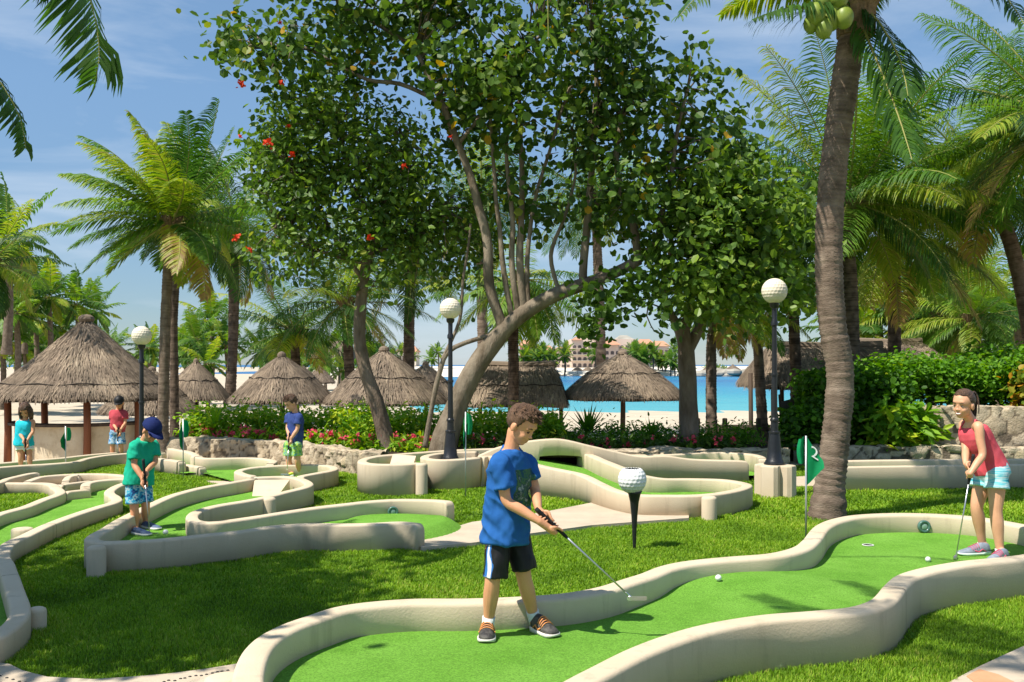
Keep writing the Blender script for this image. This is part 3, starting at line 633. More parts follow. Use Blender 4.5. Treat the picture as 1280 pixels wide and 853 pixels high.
def crown_mb(c, L, n=24, wind=(0,0,0), seed=0, yel=.0, nleaf=60, el0=80, el1=-42, wmax=.030, skip=None, old=.04, droop=1.0):
    r = np.random.default_rng(seed); mb = MB()
    for i in range(n):
        f = i/(n-1); el = R(el0 + (el1-el0)*f**.85) + r.normal(0,.10); az = i*2.39996 + r.normal(0,.2) + seed
        if skip and skip(az % (2*math.pi), el): continue
        ln = L*r.uniform(.85,1.08)*(.72 + .28*math.sin(math.pi*min(1, f+.25)))
        t = .30 + yel + r.normal(0,.16) - .12*f
        if r.random() < .22: t = .78
        if f > .85 and r.random() < old*4: t = .95
        frond(mb, rachis(np.array(tuple(c)) + np.array([math.cos(az),math.sin(az),0])*.06, az, el, ln, droop*(.55+.6*f), wind), wmax, ln*.29, min(max(t,.02),1), nleaf, .45+.25*r.random(), wind, .02*L/2.5, r.normal(0,.1), seed*100+i)
    return mb
def palm_trunk(pts, r0, r1, flare=1.25, ring=.05, nseg=16, dark=0.0):
    p = spline(pts, ring/2); k = len(p); mb = MB(); rings = []; cs = []
    t = np.gradient(p, axis=0); t /= np.linalg.norm(t, axis=1)[:, None]; a = np.arange(nseg)/nseg*2*np.pi; ref = np.array([1.,0,0]); L = np.cumsum(np.concatenate([[0], np.linalg.norm(np.diff(p,axis=0),axis=1)]))
    for i in range(k):
        f = L[i]/L[-1]; rr = r1 + (r0-r1)*(1-f)**1.2 + r0*(flare-1)*math.exp(-L[i]/.28)
        u = ref - t[i]*np.dot(ref,t[i]); u /= np.linalg.norm(u); w = np.cross(t[i], u)
        ph = (L[i]/ring + 1.1*noise.noise(Vector((L[i]*4,0,seedv)))) % 1.0
        edge = 1.0 + (.055 if ph < .4 else -.02) + .03*noise.noise(Vector((L[i]*6, 1, seedv)))
        rad = [rr*edge*(1+.035*noise.noise(Vector((math.cos(x)*1.4, math.sin(x)*1.4, L[i]*5)))) for x in a]
        rings.append(p[i] + (np.cos(a)*rad)[:,None]*u + (np.sin(a)*rad)[:,None]*w)
        cs.append([min(1,max(0,(.40 if ph < .25 else .58) - dark + .22*noise.noise(Vector((L[i]*9, 4, seedv))) + .38*noise.noise(Vector((math.cos(x)*2.2, math.sin(x)*2.2, L[i]*7+seedv))) - .35*math.exp(-L[i]/.25)*(r0>.15))) for x in a])
    mb.loft(rings, np.array(cs)); return mb
seedv = 0
def palm(label, tr, d, r0, r1, L, n=28, wind=(-.35,-.05,0), seed=1, yel=0.0, nleaf=56, group=None, mats=None, husk=True, crown=None, flare=1.3, dark=0., base_z=None, **kw):
    """tr: pixel points of the trunk from the base up, last one = crown centre"""
    global seedv; seedv = seed*3.1
    pts = [at(q[0], q[1], d + (q[2] if len(q) > 2 else 0)) for q in tr]
    if base_z is not None: pts[0].z = base_z
    root = thing('palm_tree', label, 'palm tree', pts[0], group)
    palm_trunk(pts, r0, r1, flare, dark=dark).build('trunk', M['palmbark'], root)
    mb = crown if crown is not None else crown_mb(pts[-1], L, n, wind, seed, yel, nleaf, **kw)
    if crown is None or husk:
        c = pts[-1]
        for i in range(16):
            az = i*2.4+seed; e = np.array(tuple(c)) + np.array([math.cos(az),math.sin(az),0])*r1*1.0
            mb.tube([np.array(tuple(c)) + np.array([0,0,-.35*L/2.5]) + np.array([math.cos(az),math.sin(az),0])*r1*.9, e + np.array([0,0,-.05]), e + np.array([math.cos(az)*.16,math.sin(az)*.16,.16])*L/2.5], [r1*.55, r1*.5, r1*.2], 6, .3, 2)
    mb.build('crown', [M['palmleaf'], M['rachis'], M['husk']], root, smooth=False)
    return root
# big palm on the right
p1 = palm('thick leaning palm trunk rising past the top edge beside the numbered green flag', [(1034,652),(1037,610),(1043,560),(1050,470),(1040,400),(1036,300),(1043,200),(1055,110),(1066,40),(1070,5)], 10.75, .150, .146, 2.6, 20, (-.15,-.05,0), 3, -.05, 90, flare=1.55, el0=82, el1=28, old=.05)
cr = MB(); cp = at(1070, 5, 10.75)
extra = [([(1068,0),(1085,50),(1110,110),(1128,160),(1140,200)], .25), ([(1060,-10),(1000,-45),(930,-40),(880,-12),(850,20)], .2), ([(1068,-5),(1100,30),(1125,75),(1135,120)], .12), ([(1068,-30),(1140,-60),(1210,-40),(1260,0),(1280,30)], .1), ([(1062,0),(1030,10),(985,10),(940,25)],.15)]
for i, (pp, t) in enumerate(extra):
    pts = spline([at(x, y, 10.75 - .25*j) for j, (x, y) in enumerate(pp)], .2); frond(cr, pts, .030, .52, t, 52, .7, (0,0,0), .02, 0, 900+i)
cr.build('hanging_frond', [M['palmleaf'], M['rachis']], p1, smooth=False)
for i, (x, y, r) in enumerate([(1028,2,.115),(1048,-4,.12),(1020,18,.11),(1038,24,.12),(1055,22,.11),(1030,36,.10),(1044,8,.11),(1014,30,.09)]):
    c = at(x, y, 10.35 - .06*(i % 3)); b = MB(); b.ball(c, r*.92, r*.92, r*1.15, 14, 10); b.build('coconut', M['coconut'], p1)
PW = (-.30, -.05, 0)
palm('dark palm close behind the thick right trunk, its crown showing on both sides', [(1062,560),(1064,450),(1060,330),(1056,300),(1060,255)], 21, .20, .16, 3.9, 36, (-.1,0,0), 4, .1, 80, dark=.25, el1=-30)
palm('tall palm with drooping crown and dark trunk over the right hedge', [(1116,540),(1118,440),(1118,350),(1120,290)], 25.0, .18, .15, 4.3, 40, (.12,0,0), 5, .18, 70, dark=.35, el1=-45)
palm('palm leaning in from the right edge with broad arching fronds', [(1420,560),(1405,350),(1350,200),(1330,150)], 19.5, .2, .17, 3.9, 36, (-.15,0,0), 6, .12, 80, el0=60)
palm('slim palm trunk rising straight behind the right lamp, yellowed lower fronds', [(890,560),(889,480),(892,410),(905,385)], 19.5, .115, .10, 1.7, 22, (-.1,0,0), 7, .22, 44, dark=.05, old=.25)
palm('palm trunk standing between the right lamp and the flowering bed', [(955,560),(950,480),(946,420),(940,385)], 21, .12, .10, 1.8, 22, (-.1,0,0), 8, .15, 44, dark=.15)
palm('palm with red brown trunk just right of the right lamp ball', [(994,560),(995,480),(992,400),(990,350)], 21.5, .13, .12, 1.9, 22, (-.1,0,0), 9, .12, 44, dark=.35, old=.2)
palm('tall windblown palm with yellow green crown above the thatched bar', [(207,590),(204,540),(205,470),(207,400),(210,335),(212,280)], 17.2, .10, .085, 2.25, 33, (-.55,-.05,0), 11, .16, 70, el1=-30)
palm('slimmer palm trunk half hidden just behind the tall windblown palm', [(218,560),(218,480),(217,400),(222,330),(232,270)], 21, .095, .085, 2.2, 30, (-.4,0,0), 12, .0, 56, dark=.3)
palm('palm with shaggy brown trunk top next to the red flowered tree', [(288,500),(290,460),(292,400),(292,345),(290,300)], 31, .15, .17, 3.4, 38, (-.45,0,0), 13, .02, 60, dark=.25)
palm('dark palm trunk between the red flowered tree and the middle lamp', [(511,500),(511,460),(512,380),(514,330)], 35, .22, .18, 3.7, 26, (-.2,0,0), 14, .05, 56, dark=.2)
palm('dark straight palm trunk under the leaning sea grape trunk, yellow fronds', [(641,560),(642,470),(642,400),(650,350)], 25.3, .15, .13, 2.6, 28, (-.15,0,0), 15, .28, 60, dark=.45, el0=30, el1=-65)
palm('small low palm with arching fronds above the left beach umbrellas', [(372,500),(370,460),(368,415)], 35, .19, .16, 3.4, 30, (.05,0,0), 16, .05, 56, el0=60, el1=-30, dark=.3)
palm('palm leaning behind the red flowered tree, fronds hanging to the right', [(440,500),(436,450),(432,380)], 33, .19, .16, 3.5, 28, (.25,0,0), 17, -.05, 56, dark=.3)
palm('palm at the far left edge with fronds swept by the wind', [(-25,560),(-20,440),(-14,330)], 24, .15, .13, 2.3, 24, (-.2,0,0), 18, -.05, 56)
palm('dense palm between the tall drooping one and the right edge, trunk hidden by the hedge', [(1300,520),(1285,400),(1262,300),(1236,238)], 24, .2, .17, 4.0, 44, (-.1,0,0), 19, .2, 70, el0=75)
palm('palm half seen behind the upright stems of the sea grape', [(604,500),(603,400),(600,262)], 34, .2, .17, 3.6, 28, (-.1,0,0), 24, .08, 56)
palm('palm half seen behind the right hand stems of the sea grape', [(752,500),(750,400),(744,250)], 36, .2, .17, 3.8, 28, (-.1,0,0), 26, .0, 56)
palm('low bright palm rising behind the hedge left of the right edge', [(1180,470),(1178,430),(1172,392)], 34, .2, .18, 3.4, 34, (-.1,0,0), 20, .2, 60)
palm('bright palm low over the hedge behind the girl', [(1222,470),(1220,430),(1215,400)], 31, .19, .17, 3.0, 34, (-.15,0,0), 23, .16, 60)
# palm out of the frame: its fronds hang into the upper left corner
mb = crown_mb((-5.6, 5.6, 5.9), 2.3, 20, (0,0,0), 21, .0, 60, el1=-20, skip=lambda az, el: az < 1.5 or az > 4.9)
for i, pp in enumerate([[(30,-260),(70,-140),(98,-50),(113,0),(122,40),(124,75),(118,105)], [(-120,-120),(-70,-10),(-30,60),(5,110),(26,150),(32,185)], [(-40,-200),(10,-100),(40,-40),(62,-5)]]):
    frond(mb, spline([at(x, y, 7.0) for x, y in pp], .1), .030, [.78,.5,.5][i], [.22,.14,.1][i], 78, .28, (-.62,0,-.25), .012, 0, 950+i)
rt = thing('palm_tree', 'near palm whose frond tips hang into the top left corner', 'palm tree', (-5.9, 5.6, 0))
palm_trunk([Vector((-6.1,5.6,0)), Vector((-5.9,5.6,3)), Vector((-5.6,5.6,5.9))], .17, .13).build('trunk', M['palmbark'], rt)
mb.build('crown', [M['palmleaf'], M['rachis']], rt, smooth=False)
# palm over the camera: tips at the top edge, shadow on the green
mb = crown_mb((-.9, .6, 7.4), 3.0, 14, (0,.12,0), 22, .0, 60, el1=-10, skip=lambda az, el: 1.2 < az < 5.0)
for i, (e, q) in enumerate([((-.9,3.3,7.3),(-1.05,4.8,6.5)), ((-1.4,3.1,7.2),(-1.75,4.4,6.4))]):
    frond(mb, spline([(-.9,.6,7.4),((-.9+e[0])/2,2.6,8.0),e,q], .2), .05, .62, .3, 60, .6, (0,0,0), .02, 0, 970+i)
frond(mb, spline([(-.9,.6,7.4),(-.5,3.0,8.1),(.05,5.6,6.6),(.22,6.4,4.8),(.25,6.6,3.95)], .2), .03, .5, .55, 60, .7, (0,0,0), .02, 0, 980)
rt = thing('palm_tree', 'palm whose hanging frond tips show at the top edge above the sea grape', 'palm tree', (-1.4, -.8, 0))
palm_trunk([Vector((-1.5,-.8,0)), Vector((-1.3,-.4,3.5)), Vector((-.9,.6,7.4))], .17, .13).build('trunk', M['palmbark'], rt)
mb.build('crown', [M['palmleaf'], M['rachis']], rt, smooth=False)

# far palms: four crowns shared by copies
def far_proto(seed, nleaf, n, wind):
    mb = crown_mb((0,0,4.2), 2.6, n, wind, seed, .12 if seed % 2 else .02, nleaf, wmax=.10)
    root = thing('palm_tree', 'x', 'palm tree', (0,0,0)); 
    palm_trunk([Vector((0,0,0)), Vector((.15,0,2)), Vector((0,0,4.2))], .17, .13, ring=.2, nseg=8).build('trunk', M['palmbark_far'], root)
    mb.build('crown', [M['palmleaf'], M['rachis']], root, smooth=False); return root
protos = [far_proto(31, 26, 18, (-.35,0,0)), far_proto(32, 26, 18, (-.3,0,0)), far_proto(33, 22, 20, (.1,0,0))]
used = set()
def put_palm(k, loc, s, rz, label, group):
    src = protos[k]
    if k not in used: o = src; used.add(k)
    else:
        o = src.copy(); COL.objects.link(o)
        for ch in src.children:
            c = ch.copy(); COL.objects.link(c); c.parent = o
    o.location = loc; o.scale = (s, s, s); o.rotation_euler = (0, 0, rz); o['label'] = label; o['group'] = group; return o
def crown_at(px, py, d, s, k, label, group, zg=-1.2):
    c = at(px, py, d); h = max(1.5, c.z - zg); sc = s
    return put_palm(k, (c.x, c.y, c.z - 4.2*sc), sc, random.uniform(-.5,.5), label, group)
for i, (x, y, d, s, k) in enumerate([(8,300,44,1.25,0),(60,372,52,1.0,1),(96,380,55,.95,0),(20,392,50,1.05,2),(44,400,56,1.0,1),(118,390,60,.9,2),(2,420,52,.95,0),(76,410,58,.9,0),(30,350,60,1.1,1),(-30,385,50,1.0,2)]):
    crown_at(x, y, d, s, k, 'windblown palm in the dense grove behind the thatched bar at the left edge', 'palms of the left grove')
for i, (x, y, d, s, k) in enumerate([(264,400,62,1.0,1),(245,425,58,.85,2),(282,430,60,.9,0),(258,455,56,.8,1),(230,440,64,.8,2),(325,440,62,.85,0),(405,455,64,.75,2),(430,462,66,.7,1)]):
    crown_at(x, y, d, s, k, 'palm standing on the beach behind the left thatched umbrellas', 'palms behind the left umbrellas')
for lab, (x, y, d, s, k) in [('bright yellow green palm over the right hedge beside a dark trunk', (1096,385,36,1.15,0)), ('pale green palm above the right hedge with sky behind', (1160,392,36,1.2,1)), ('palm with split pale fronds next to the pale green palm over the hedge', (1187,400,38,1.2,2)), ('small palm against the sky at the far right edge above the hedge', (1270,392,40,1.15,0)), ('low palm behind the right thatched roof with bright fronds', (1068,420,34,.95,1)), ('grey green palm at the right edge, lowest of those above the hedge', (1245,425,46,1.0,2))]:
    crown_at(x, y, d, s, k, lab, 'palms above the right hedge')
for i in range(34):
    crown_at(random.uniform(-20, 470), random.uniform(425, 452), random.uniform(75, 105), random.uniform(.8, 1.15), i % 3, 'small palm in the far grove on the beach at the left', 'palms of the far left grove')
for i in range(44):
    x = [random.uniform(655, 712), random.uniform(790, 850), random.uniform(640, 850), random.uniform(440, 560)][i % 4]
    y = random.uniform(438, 456); crown_at(x, y, random.uniform(284, 300), random.uniform(1.2, 1.7), i % 3, 'tiny palm on the far shore in front of the peach hotel', 'palms on the far shore')
for i, (x, y) in enumerate([(885,464),(897,463),(904,466),(862,460)]): crown_at(x, y, 292, 1.0, i % 3, 'tiny palm on the rocky point across the water', 'palms on the rocky point')

# ------------------------------------------------------------------ broadleaf trees
LEAF = np.array([(0,0,0),(.28,.40,.07),(.72,.42,.08),(1,0,0),(.72,-.42,.08),(.28,-.40,.07)])
LEAF_NARROW = np.array([(0,0,0),(.3,.20,.05),(.68,.17,.04),(1,0,-.06),(.68,-.17,.04),(.3,-.20,.05)])
def leaves(mb, P, size, tint, shape=LEAF, up=.55, r=None, outward=None, m=0):
    r = r or rng; n = len(P); nn = r.normal(0, 1, (n,3)); nn = norm(nn + np.array([0,0,up*2]) + (outward*1.0 if outward is not None else 0))
    a = norm(np.cross(nn, r.normal(0,1,(n,3)))); b_ = np.cross(nn, a); s = size * r.uniform(.65, 1.2, n)
    if outward is not None: a = norm(a + outward*.6 - nn*np.sum(outward*nn,1,keepdims=True)*.6); b_ = np.cross(nn, a)
    v = P[:,None,:] + s[:,None,None]*(shape[None,:,0:1]*a[:,None,:] + shape[None,:,1:2]*b_[:,None,:] + shape[None,:,2:3]*nn[:,None,:])
    i = np.arange(n)*6; mb.add(v.reshape(-1,3), np.concatenate([np.stack([i,i+1,i+2,i+3],1), np.stack([i,i+3,i+4,i+5],1)]), np.repeat(np.clip(tint,0,1),6), m)
def tree(name, label, base, limbs, blobs, d, leafmat, bark, size, ncl, per, spread, shape=LEAF, seed=1, depth=1.6, flowers=None, tmean=.45, gap=.0, twigs=True, crown_name='crown', zmin=None, sprays=None):
    r = np.random.default_rng(seed); root = thing(name, label, 'tree', base); tb = MB(); nodes = []
    for (pts, r0, r1) in limbs:
        p = spline([at(q[0], q[1], d + (q[2] if len(q) > 2 else 0)) for q in pts], .12)
        p = p + np.array([[.03*noise.noise(Vector(q*1.3)), .03*noise.noise(Vector(q*1.3)+Vector((7,0,0))), 0] for q in p])
        f = np.linspace(0,1,len(p)); tb.tube(p, r0 + (r1-r0)*f**.8, 10 if r0 > .05 else 6, wob=.16)
        nodes.append(p[len(p)//3:])
    nodes = np.concatenate(nodes); C = []
    area = np.array([b_[2]*b_[3] for b_ in blobs], float); area /= area.sum()
    for bi, n_ in enumerate(r.multinomial(ncl, area)):
        px, py, rx, ry = blobs[bi][:4]; dd = blobs[bi][4] if len(blobs[bi]) > 4 else 0; k = 0
        while k < n_:
            q = r.normal(0,1,3); q /= np.linalg.norm(q); q *= r.random()**.38
            c = np.array(tuple(at(px + q[0]*rx, py - q[2]*ry, d + dd + q[1]*depth)))
            if gap and noise.noise(Vector(c*.9)) + .5*noise.noise(Vector(c*2.2)) < -gap: 
                if r.random() < .85: k += .34; continue
            if zmin is not None and c[2] < zmin: k += .5; continue
            C.append((c, q)); k += 1
    lb = MB(); cc = np.array([c for c, q in C]); qq = np.array([q for c, q in C])
    n = len(cc); P = np.repeat(cc, per, 0) + r.normal(0, spread*.55, (n*per,3)); out = norm(P - np.repeat(cc, per, 0) + .15*np.repeat(qq[:, [0,1,2]], per, 0))
    t = np.repeat(r.normal(tmean,.15,n), per) + r.normal(0,.13,n*per); odd = r.random(n*per); t = np.where(odd < .012, .97, np.where(odd < .05, .86, np.minimum(t,.83)))
    leaves(lb, P, size, t, shape, .35, r, out)
    for (px, py, rx, ry, n_, dz_) in (sprays or []):
        P = np.array([tuple(at(px + r.normal()*rx*.6, py + r.normal()*ry*.6, d + dz_ + r.normal()*.4)) for _ in range(n_)]); leaves(lb, P, size*.92, r.normal(tmean-.1,.14,n_), shape, .0, r, np.tile(np.array([[.1,-.2,-.8]]),(n_,1)))
    if twigs:
        for c in cc[::2]:
            dist = np.linalg.norm(nodes - c, axis=1); j = int(np.argmin(dist + r.random(len(nodes))*.3)); a = nodes[j]
            if dist[j] > 2.6: continue
            mid = (a + c)/2 + r.normal(0,.08,3) + np.array([0,0,.08]); tb.tube([a, mid, c], [.018,.011,.004], 4)
    tb.build('trunk', bark, root); lb.build(crown_name, leafmat, root, smooth=False)
    if flowers:
        for (px, py, s) in flowers:
            s *= .75; fb = MB(); c = np.array(tuple(at(px, py, d - depth*.85))); leaves(fb, c + r.normal(0, s*.32, (26,3)), s*.8, np.full(26,.5), LEAF, .3, r); fb.build('flower_cluster', M['redflower'], root, smooth=False)
    return root
tree('sea_grape_tree', 'big leaning sea grape tree with many upright stems, its trunk behind the middle lamp post', at(556,566,15.6),
     [([(552,572),(558,545),(570,510),(588,470),(612,432),(640,402),(672,380),(705,364),(745,351),(780,336),(800,325)], .225, .09),
      ([(628,412),(612,360),(607,300),(594,240),(572,180),(552,130),(535,95),(520,60)], .10, .04), ([(640,405),(628,330),(622,270),(616,200),(612,140)], .055, .025),
      ([(648,400),(640,330),(640,270),(632,190),(640,120)], .06, .025), ([(655,395),(650,320),(652,250),(650,170),(648,110)], .075, .03), ([(660,388),(660,320),(668,250),(690,180),(712,110)], .05, .025),
      ([(730,356),(732,310),(734,270),(741,200),(744,150),(745,90),(740,40)], .075, .03), ([(700,366),(690,320),(705,270),(720,215),(715,160)], .045, .02),
      ([(798,327),(790,280),(776,240),(770,200),(778,150),(800,90)], .07, .03), ([(800,325),(820,300),(826,270),(840,220),(850,150),(860,110)], .06, .025), ([(552,130),(500,105),(460,100),(420,80),(380,60),(330,60)], .045, .02),
      ([(572,180),(620,120),(650,70),(680,40)], .04, .02), ([(520,60),(470,30),(420,0),(400,-60)], .04, .02), ([(610,420),(560,440),(548,470),(540,510),(532,560)], .04, .05), ([(552,450),(575,400),(580,340),(588,280)], .035, .02)],
     [(325,48,62,36,.5),(395,60,85,55),(470,45,90,70,.6),(555,55,95,80),(640,60,100,90,-.5),(735,60,100,90,.3),(800,85,85,70),(700,160,100,55,.2),(610,145,80,50,.6),(785,215,80,75),(640,250,70,40,1.0),(720,255,60,40,1.2),(850,160,80,90),(895,180,50,70),(830,280,60,36),(450,-30,160,60),(680,-40,180,70)],
     15.6, M['seagrape'], M['bark'], .142, 700, 19, .36, LEAF, 41, 1.5, gap=.02, tmean=.46, sprays=[(755,375,38,30,230,-.7),(742,410,20,22,110,-.7),(800,360,30,30,170,-.7),(830,395,14,22,50,-.7)])
tree('flowering_tree', 'small leaved tree with scattered red flower clusters and a crooked trunk', at(488,566,16.3),
     [([(488,572),(480,540),(468,500),(456,460),(450,420),(452,370),(462,320),(478,275),(482,240)], .15, .07), ([(455,350),(420,300),(400,260),(380,220)], .05, .02), ([(478,275),(440,235),(430,190),(420,150)], .05, .02), ([(480,270),(510,220),(500,170)], .05, .02), ([(462,320),(520,290),(550,260)], .04, .02), ([(460,330),(390,310),(350,280)], .04, .02)],
     [(420,185,105,70),(370,230,65,70),(430,270,105,60),(500,200,70,80),(520,280,70,60),(360,305,55,45),(470,330,90,35),(345,170,42,40),(580,300,50,60,.8),(400,130,80,30)],
     16.3, M['smallleaf'], M['bark2'], .135, 760, 17, .36, np.array([(0,0,0),(.3,.26,.05),(.7,.24,.05),(1,0,-.03),(.7,-.24,.05),(.3,-.26,.05)]), 42, 1.3, flowers=[(335,178,.09),(360,158,.055),(365,193,.08),(300,170,.05),(295,297,.08),(312,312,.07),(352,104,.07),(302,105,.09),(462,297,.08),(505,208,.06),(563,172,.05),(350,28,.05)], gap=.14, tmean=.56)
tree('broadleaf_tree', 'forked dark trunk tree with glossy green crown left of the right lamp ball', at(860,566,17.2),
     [([(861,572),(860,520),(858,470),(856,425),(848,400)], .19, .13), ([(858,440),(875,410),(890,380),(910,340),(930,300)], .12, .04), ([(850,410),(838,390),(830,360),(835,320)], .09, .04), ([(856,425),(862,390),(868,340),(880,290)], .07, .03), ([(835,390),(815,380),(808,395),(818,415)], .02, .01), ([(910,340),(960,310),(990,290)], .04, .02)],
     [(930,270,80,62,-1.2),(890,325,75,60,-1.3),(955,335,58,48,-1.2),(985,280,35,50,-1),(870,250,50,45,-1),(905,380,60,28,-1),(985,360,34,28,-.8),(925,220,45,35,-.8)],
     17.2, M['smallleaf'], M['bark2'], .15, 560, 19, .38, np.array([(0,0,0),(.28,.30,.06),(.68,.30,.06),(1,0,-.04),(.68,-.30,.06),(.28,-.30,.06)]), 43, 1.6, gap=.16, tmean=.6)
tree('shade_tree', 'dense tree standing outside the left edge that shades the front lawn', (-5.6,5.0,0),
     [([(-1340+640,870),(-1330+640,400),(-1320+640,0),(-1290+640,-300)], .2, .1)], [(640-1480,-440,320,220),(640-1290,-520,260,190),(640-1570,-590,290,210),(640-1390,-680,310,200)], 5.0, M['seagrape'], M['bark'], .12, 430, 20, .34, LEAF, 44, 1.35, twigs=False)
# ------------------------------------------------------------------ thatched roofs
def thatch(mb, surf, nrm_len, count, seed, length=.5, w=.022):
    """surf(u,v)->point, v from 0 (top) to 1 (eave): dry strands laid down the slope"""
    r = np.random.default_rng(seed)
    u = r.random(count); v = np.sqrt(r.random(count))*1.0; e = .012
    P = surf(u, v); D = norm(surf(u, np.minimum(v+e,1.05)) - surf(u, v-e*.5)); T = norm(surf(u+e, v) - P); N = norm(np.cross(T, D)); N = np.where(N[:,2:3] < 0, -N, N)
    ll = length*r.uniform(.5,1.2,count); D = norm(D + T*r.normal(0,.16,(count,1)) + N*r.uniform(-.03,.05,(count,1))); W = T*(w*r.uniform(.5,1.3,count)/2)[:,None]
    P = P + N*r.uniform(.0,.05,(count,1)); Q = P + D*ll[:,None] - np.array([0,0,.03])*ll[:,None]
    over = v > .93; Q[over] = P[over] + (D[over]*.35 - np.array([0,0,.8]))*(ll[over]*.45)[:,None]
    vv = np.stack([P-W, P+W, Q+W*.6, Q-W*.6], 1).reshape(-1,3); i = np.arange(count)*4
    col = np.array([.50 + .22*noise.noise(Vector(q*1.8)) for q in P]) + r.normal(0,.12,count)
    mb.add(vv, np.stack([i,i+1,i+2,i+3],1), np.repeat(np.clip(col,0,1),4))
def cone_surf(apex, eave_r, h, sag=.12, ecc=1.0, lump=0.0, seed=0):
    ax, ay, az = apex
    def f(u, v):
        a = u*2*np.pi; v = np.asarray(v)
        rr = eave_r*v*(1 + .03*np.sin(a*3+seed)+.02*np.sin(a*7+seed*2)); z = az - h*(v - sag*np.sin(np.pi*np.clip(v,0,1))*1.0) 
        z = z - .05*np.clip(v-.85,0,1)*np.sin(a*9+seed)
        return np.stack([ax + np.cos(a)*rr*ecc, ay + np.sin(a)*rr, z], -1)
    return f
def grid_surf(mb, f, nu, nv, v0=0.02, v1=1.0, c=.3, off=0.0, vary=True):
    u = np.linspace(0,1,nu,endpoint=False); v = np.linspace(v0,v1,nv); U, V = np.meshgrid(u, v, indexing='ij'); P = f(U.ravel(), V.ravel()) - np.array([0,0,off])
    i = np.arange(nu*nv).reshape(nu,nv); i2 = np.roll(i,-1,0)
    mb.add(P, np.stack([i[:,:-1],i2[:,:-1],i2[:,1:],i[:,1:]],-1).reshape(-1,4), c if not vary else np.clip(c + .12*np.array([noise.noise(Vector(q*2.5)) for q in P]),0,1))
def palapa(label, apex, eave_r, h, zg, posts, count=9000, seed=1, sag=.06, post_r=.07, seam=.62, post_mat='wood_dark', ecc=1.0, name='thatched_umbrella', cat='thatched umbrella', strand=.26, knob=True):
    root = thing(name, label, cat, (apex[0], apex[1], zg), None)
    f = cone_surf(apex, eave_r, h, sag, ecc, 0, seed); mb = MB()
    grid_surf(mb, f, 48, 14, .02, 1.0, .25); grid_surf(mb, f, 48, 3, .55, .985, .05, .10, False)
    thatch(mb, f, 1, count, seed, strand, .022 if eave_r < 2.6 else .05)
    if knob: mb.ball((apex[0], apex[1], apex[2]-.02), eave_r*.09, eave_r*.09, .12, 10, 6, .35)
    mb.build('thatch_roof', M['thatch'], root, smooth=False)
    if seam:
        s = MB(); u = np.linspace(0,1,41); P = f(u, np.full(41, seam)); C = np.array([apex[0], apex[1], 0]); out = P - C; out[:,2] = 0; P = P + norm(out)*.03 + np.array([0,0,.045]); P[:,2] += [.025*math.sin(k*1.7+seed) for k in range(41)]
        s.tube(P, .014, 5); s.build('thatch_tie', M['thatch_line'], root)
    for (x, y) in posts:
        pm = MB(); pz = apex[2] - h*min(1, math.hypot(x,y)/eave_r + .06)
        pm.tube([(apex[0]+x, apex[1]+y, zg), (apex[0]+x+.02, apex[1]+y, (zg+pz)/2), (apex[0]+x, apex[1]+y, pz)], [post_r*1.08, post_r, post_r*.95], 10, wob=.1); pm.build('post', M[post_mat], root)
    return root
def gz(x, y): return float(hgt(np.array([x]), np.array([y]))[0])
def pal_px(label, px, apex_y, eave_y, half_px, d, seed, posts=((0,0),), **k):
    a = at(px, apex_y, d); e = at(px, eave_y, d - half_px*d/FPX*.55); rr = half_px*d/FPX; h = a.z - at(px, eave_y, d).z
    return palapa(label, tuple(a), rr, h, gz(a.x, a.y), posts, seed=seed, **k)
A = at(108, 398, 24.0)
rtA = pal_px('big thatched bar roof on red brown posts at the left', 108, 398, 496, 111, 24.0, 3, [(1.75*math.cos(q), 1.75*math.sin(q)) for q in (-2.65, -2.05, -1.15, -.45, .5, 1.5, 2.6)], count=20000, sag=-.02, post_r=.085, post_mat='wood_red', name='thatched_bar', cat='beach bar', strand=.26, seam=.84)
cm = MB(); ang = np.linspace(-math.pi*.98, -.02*math.pi, 40); cz = gz(A.x, A.y); ztop = CAMZ - (531-HY)/FPX*22.3
def arc(r, z): return np.array([(A.x + r*math.cos(q), A.y + r*math.sin(q), z) for q in ang])
P_o, P_i = arc(1.6, cz-.05), arc(1.45, cz-.05); T_o, T_i = arc(1.6, ztop-.06), arc(1.45, ztop-.06)
cm.loft([[tuple(P_o[i]), tuple(T_o[i]), tuple(T_i[i]), tuple(P_i[i])] for i in range(40)]); cm.build('counter_front', M['counter'], rtA, smooth=False)
tm = MB(); O, I = arc(1.75, ztop-.06), arc(1.3, ztop-.06); O2, I2 = arc(1.75, ztop), arc(1.3, ztop)
tm.loft([[tuple(O[i]), tuple(O2[i]), tuple(I2[i]), tuple(I[i])] for i in range(40)]); tm.build('counter_top', M['wood_dark'], rtA, smooth=False)
pal_px('thatched umbrella roof showing low behind the left bar, between its posts', 190, 462, 514, 60, 29, 4, seam=.7)
pal_px('pointed thatched umbrella just right of the tall windblown palm', 245, 452, 497, 40, 30, 5, seam=.62)
pal_px('wide thatched umbrella above the hedge, behind the boy in navy', 352, 444, 500, 64, 26, 6, seam=.6)
pal_px('thatched umbrella behind the crooked trunk of the red flowered tree', 480, 437, 502, 76, 26, 7, seam=.63)
pal_px('shaded thatched umbrella tucked behind the two leaning trunks by the middle lamp', 532, 455, 500, 46, 33, 8, seam=.6)
pal_px('thatched umbrella on a single dark post in front of the blue water', 778, 442, 496, 77, 27, 9, seam=.58, sag=.09)
pal_px('small distant thatched umbrella behind the pointed one', 372, 452, 485, 34, 44, 10, count=1600, seam=0)
pal_px('tiny thatched umbrella far off on the beach left of the crooked trunk', 400, 458, 478, 20, 60, 11, count=900, seam=0)
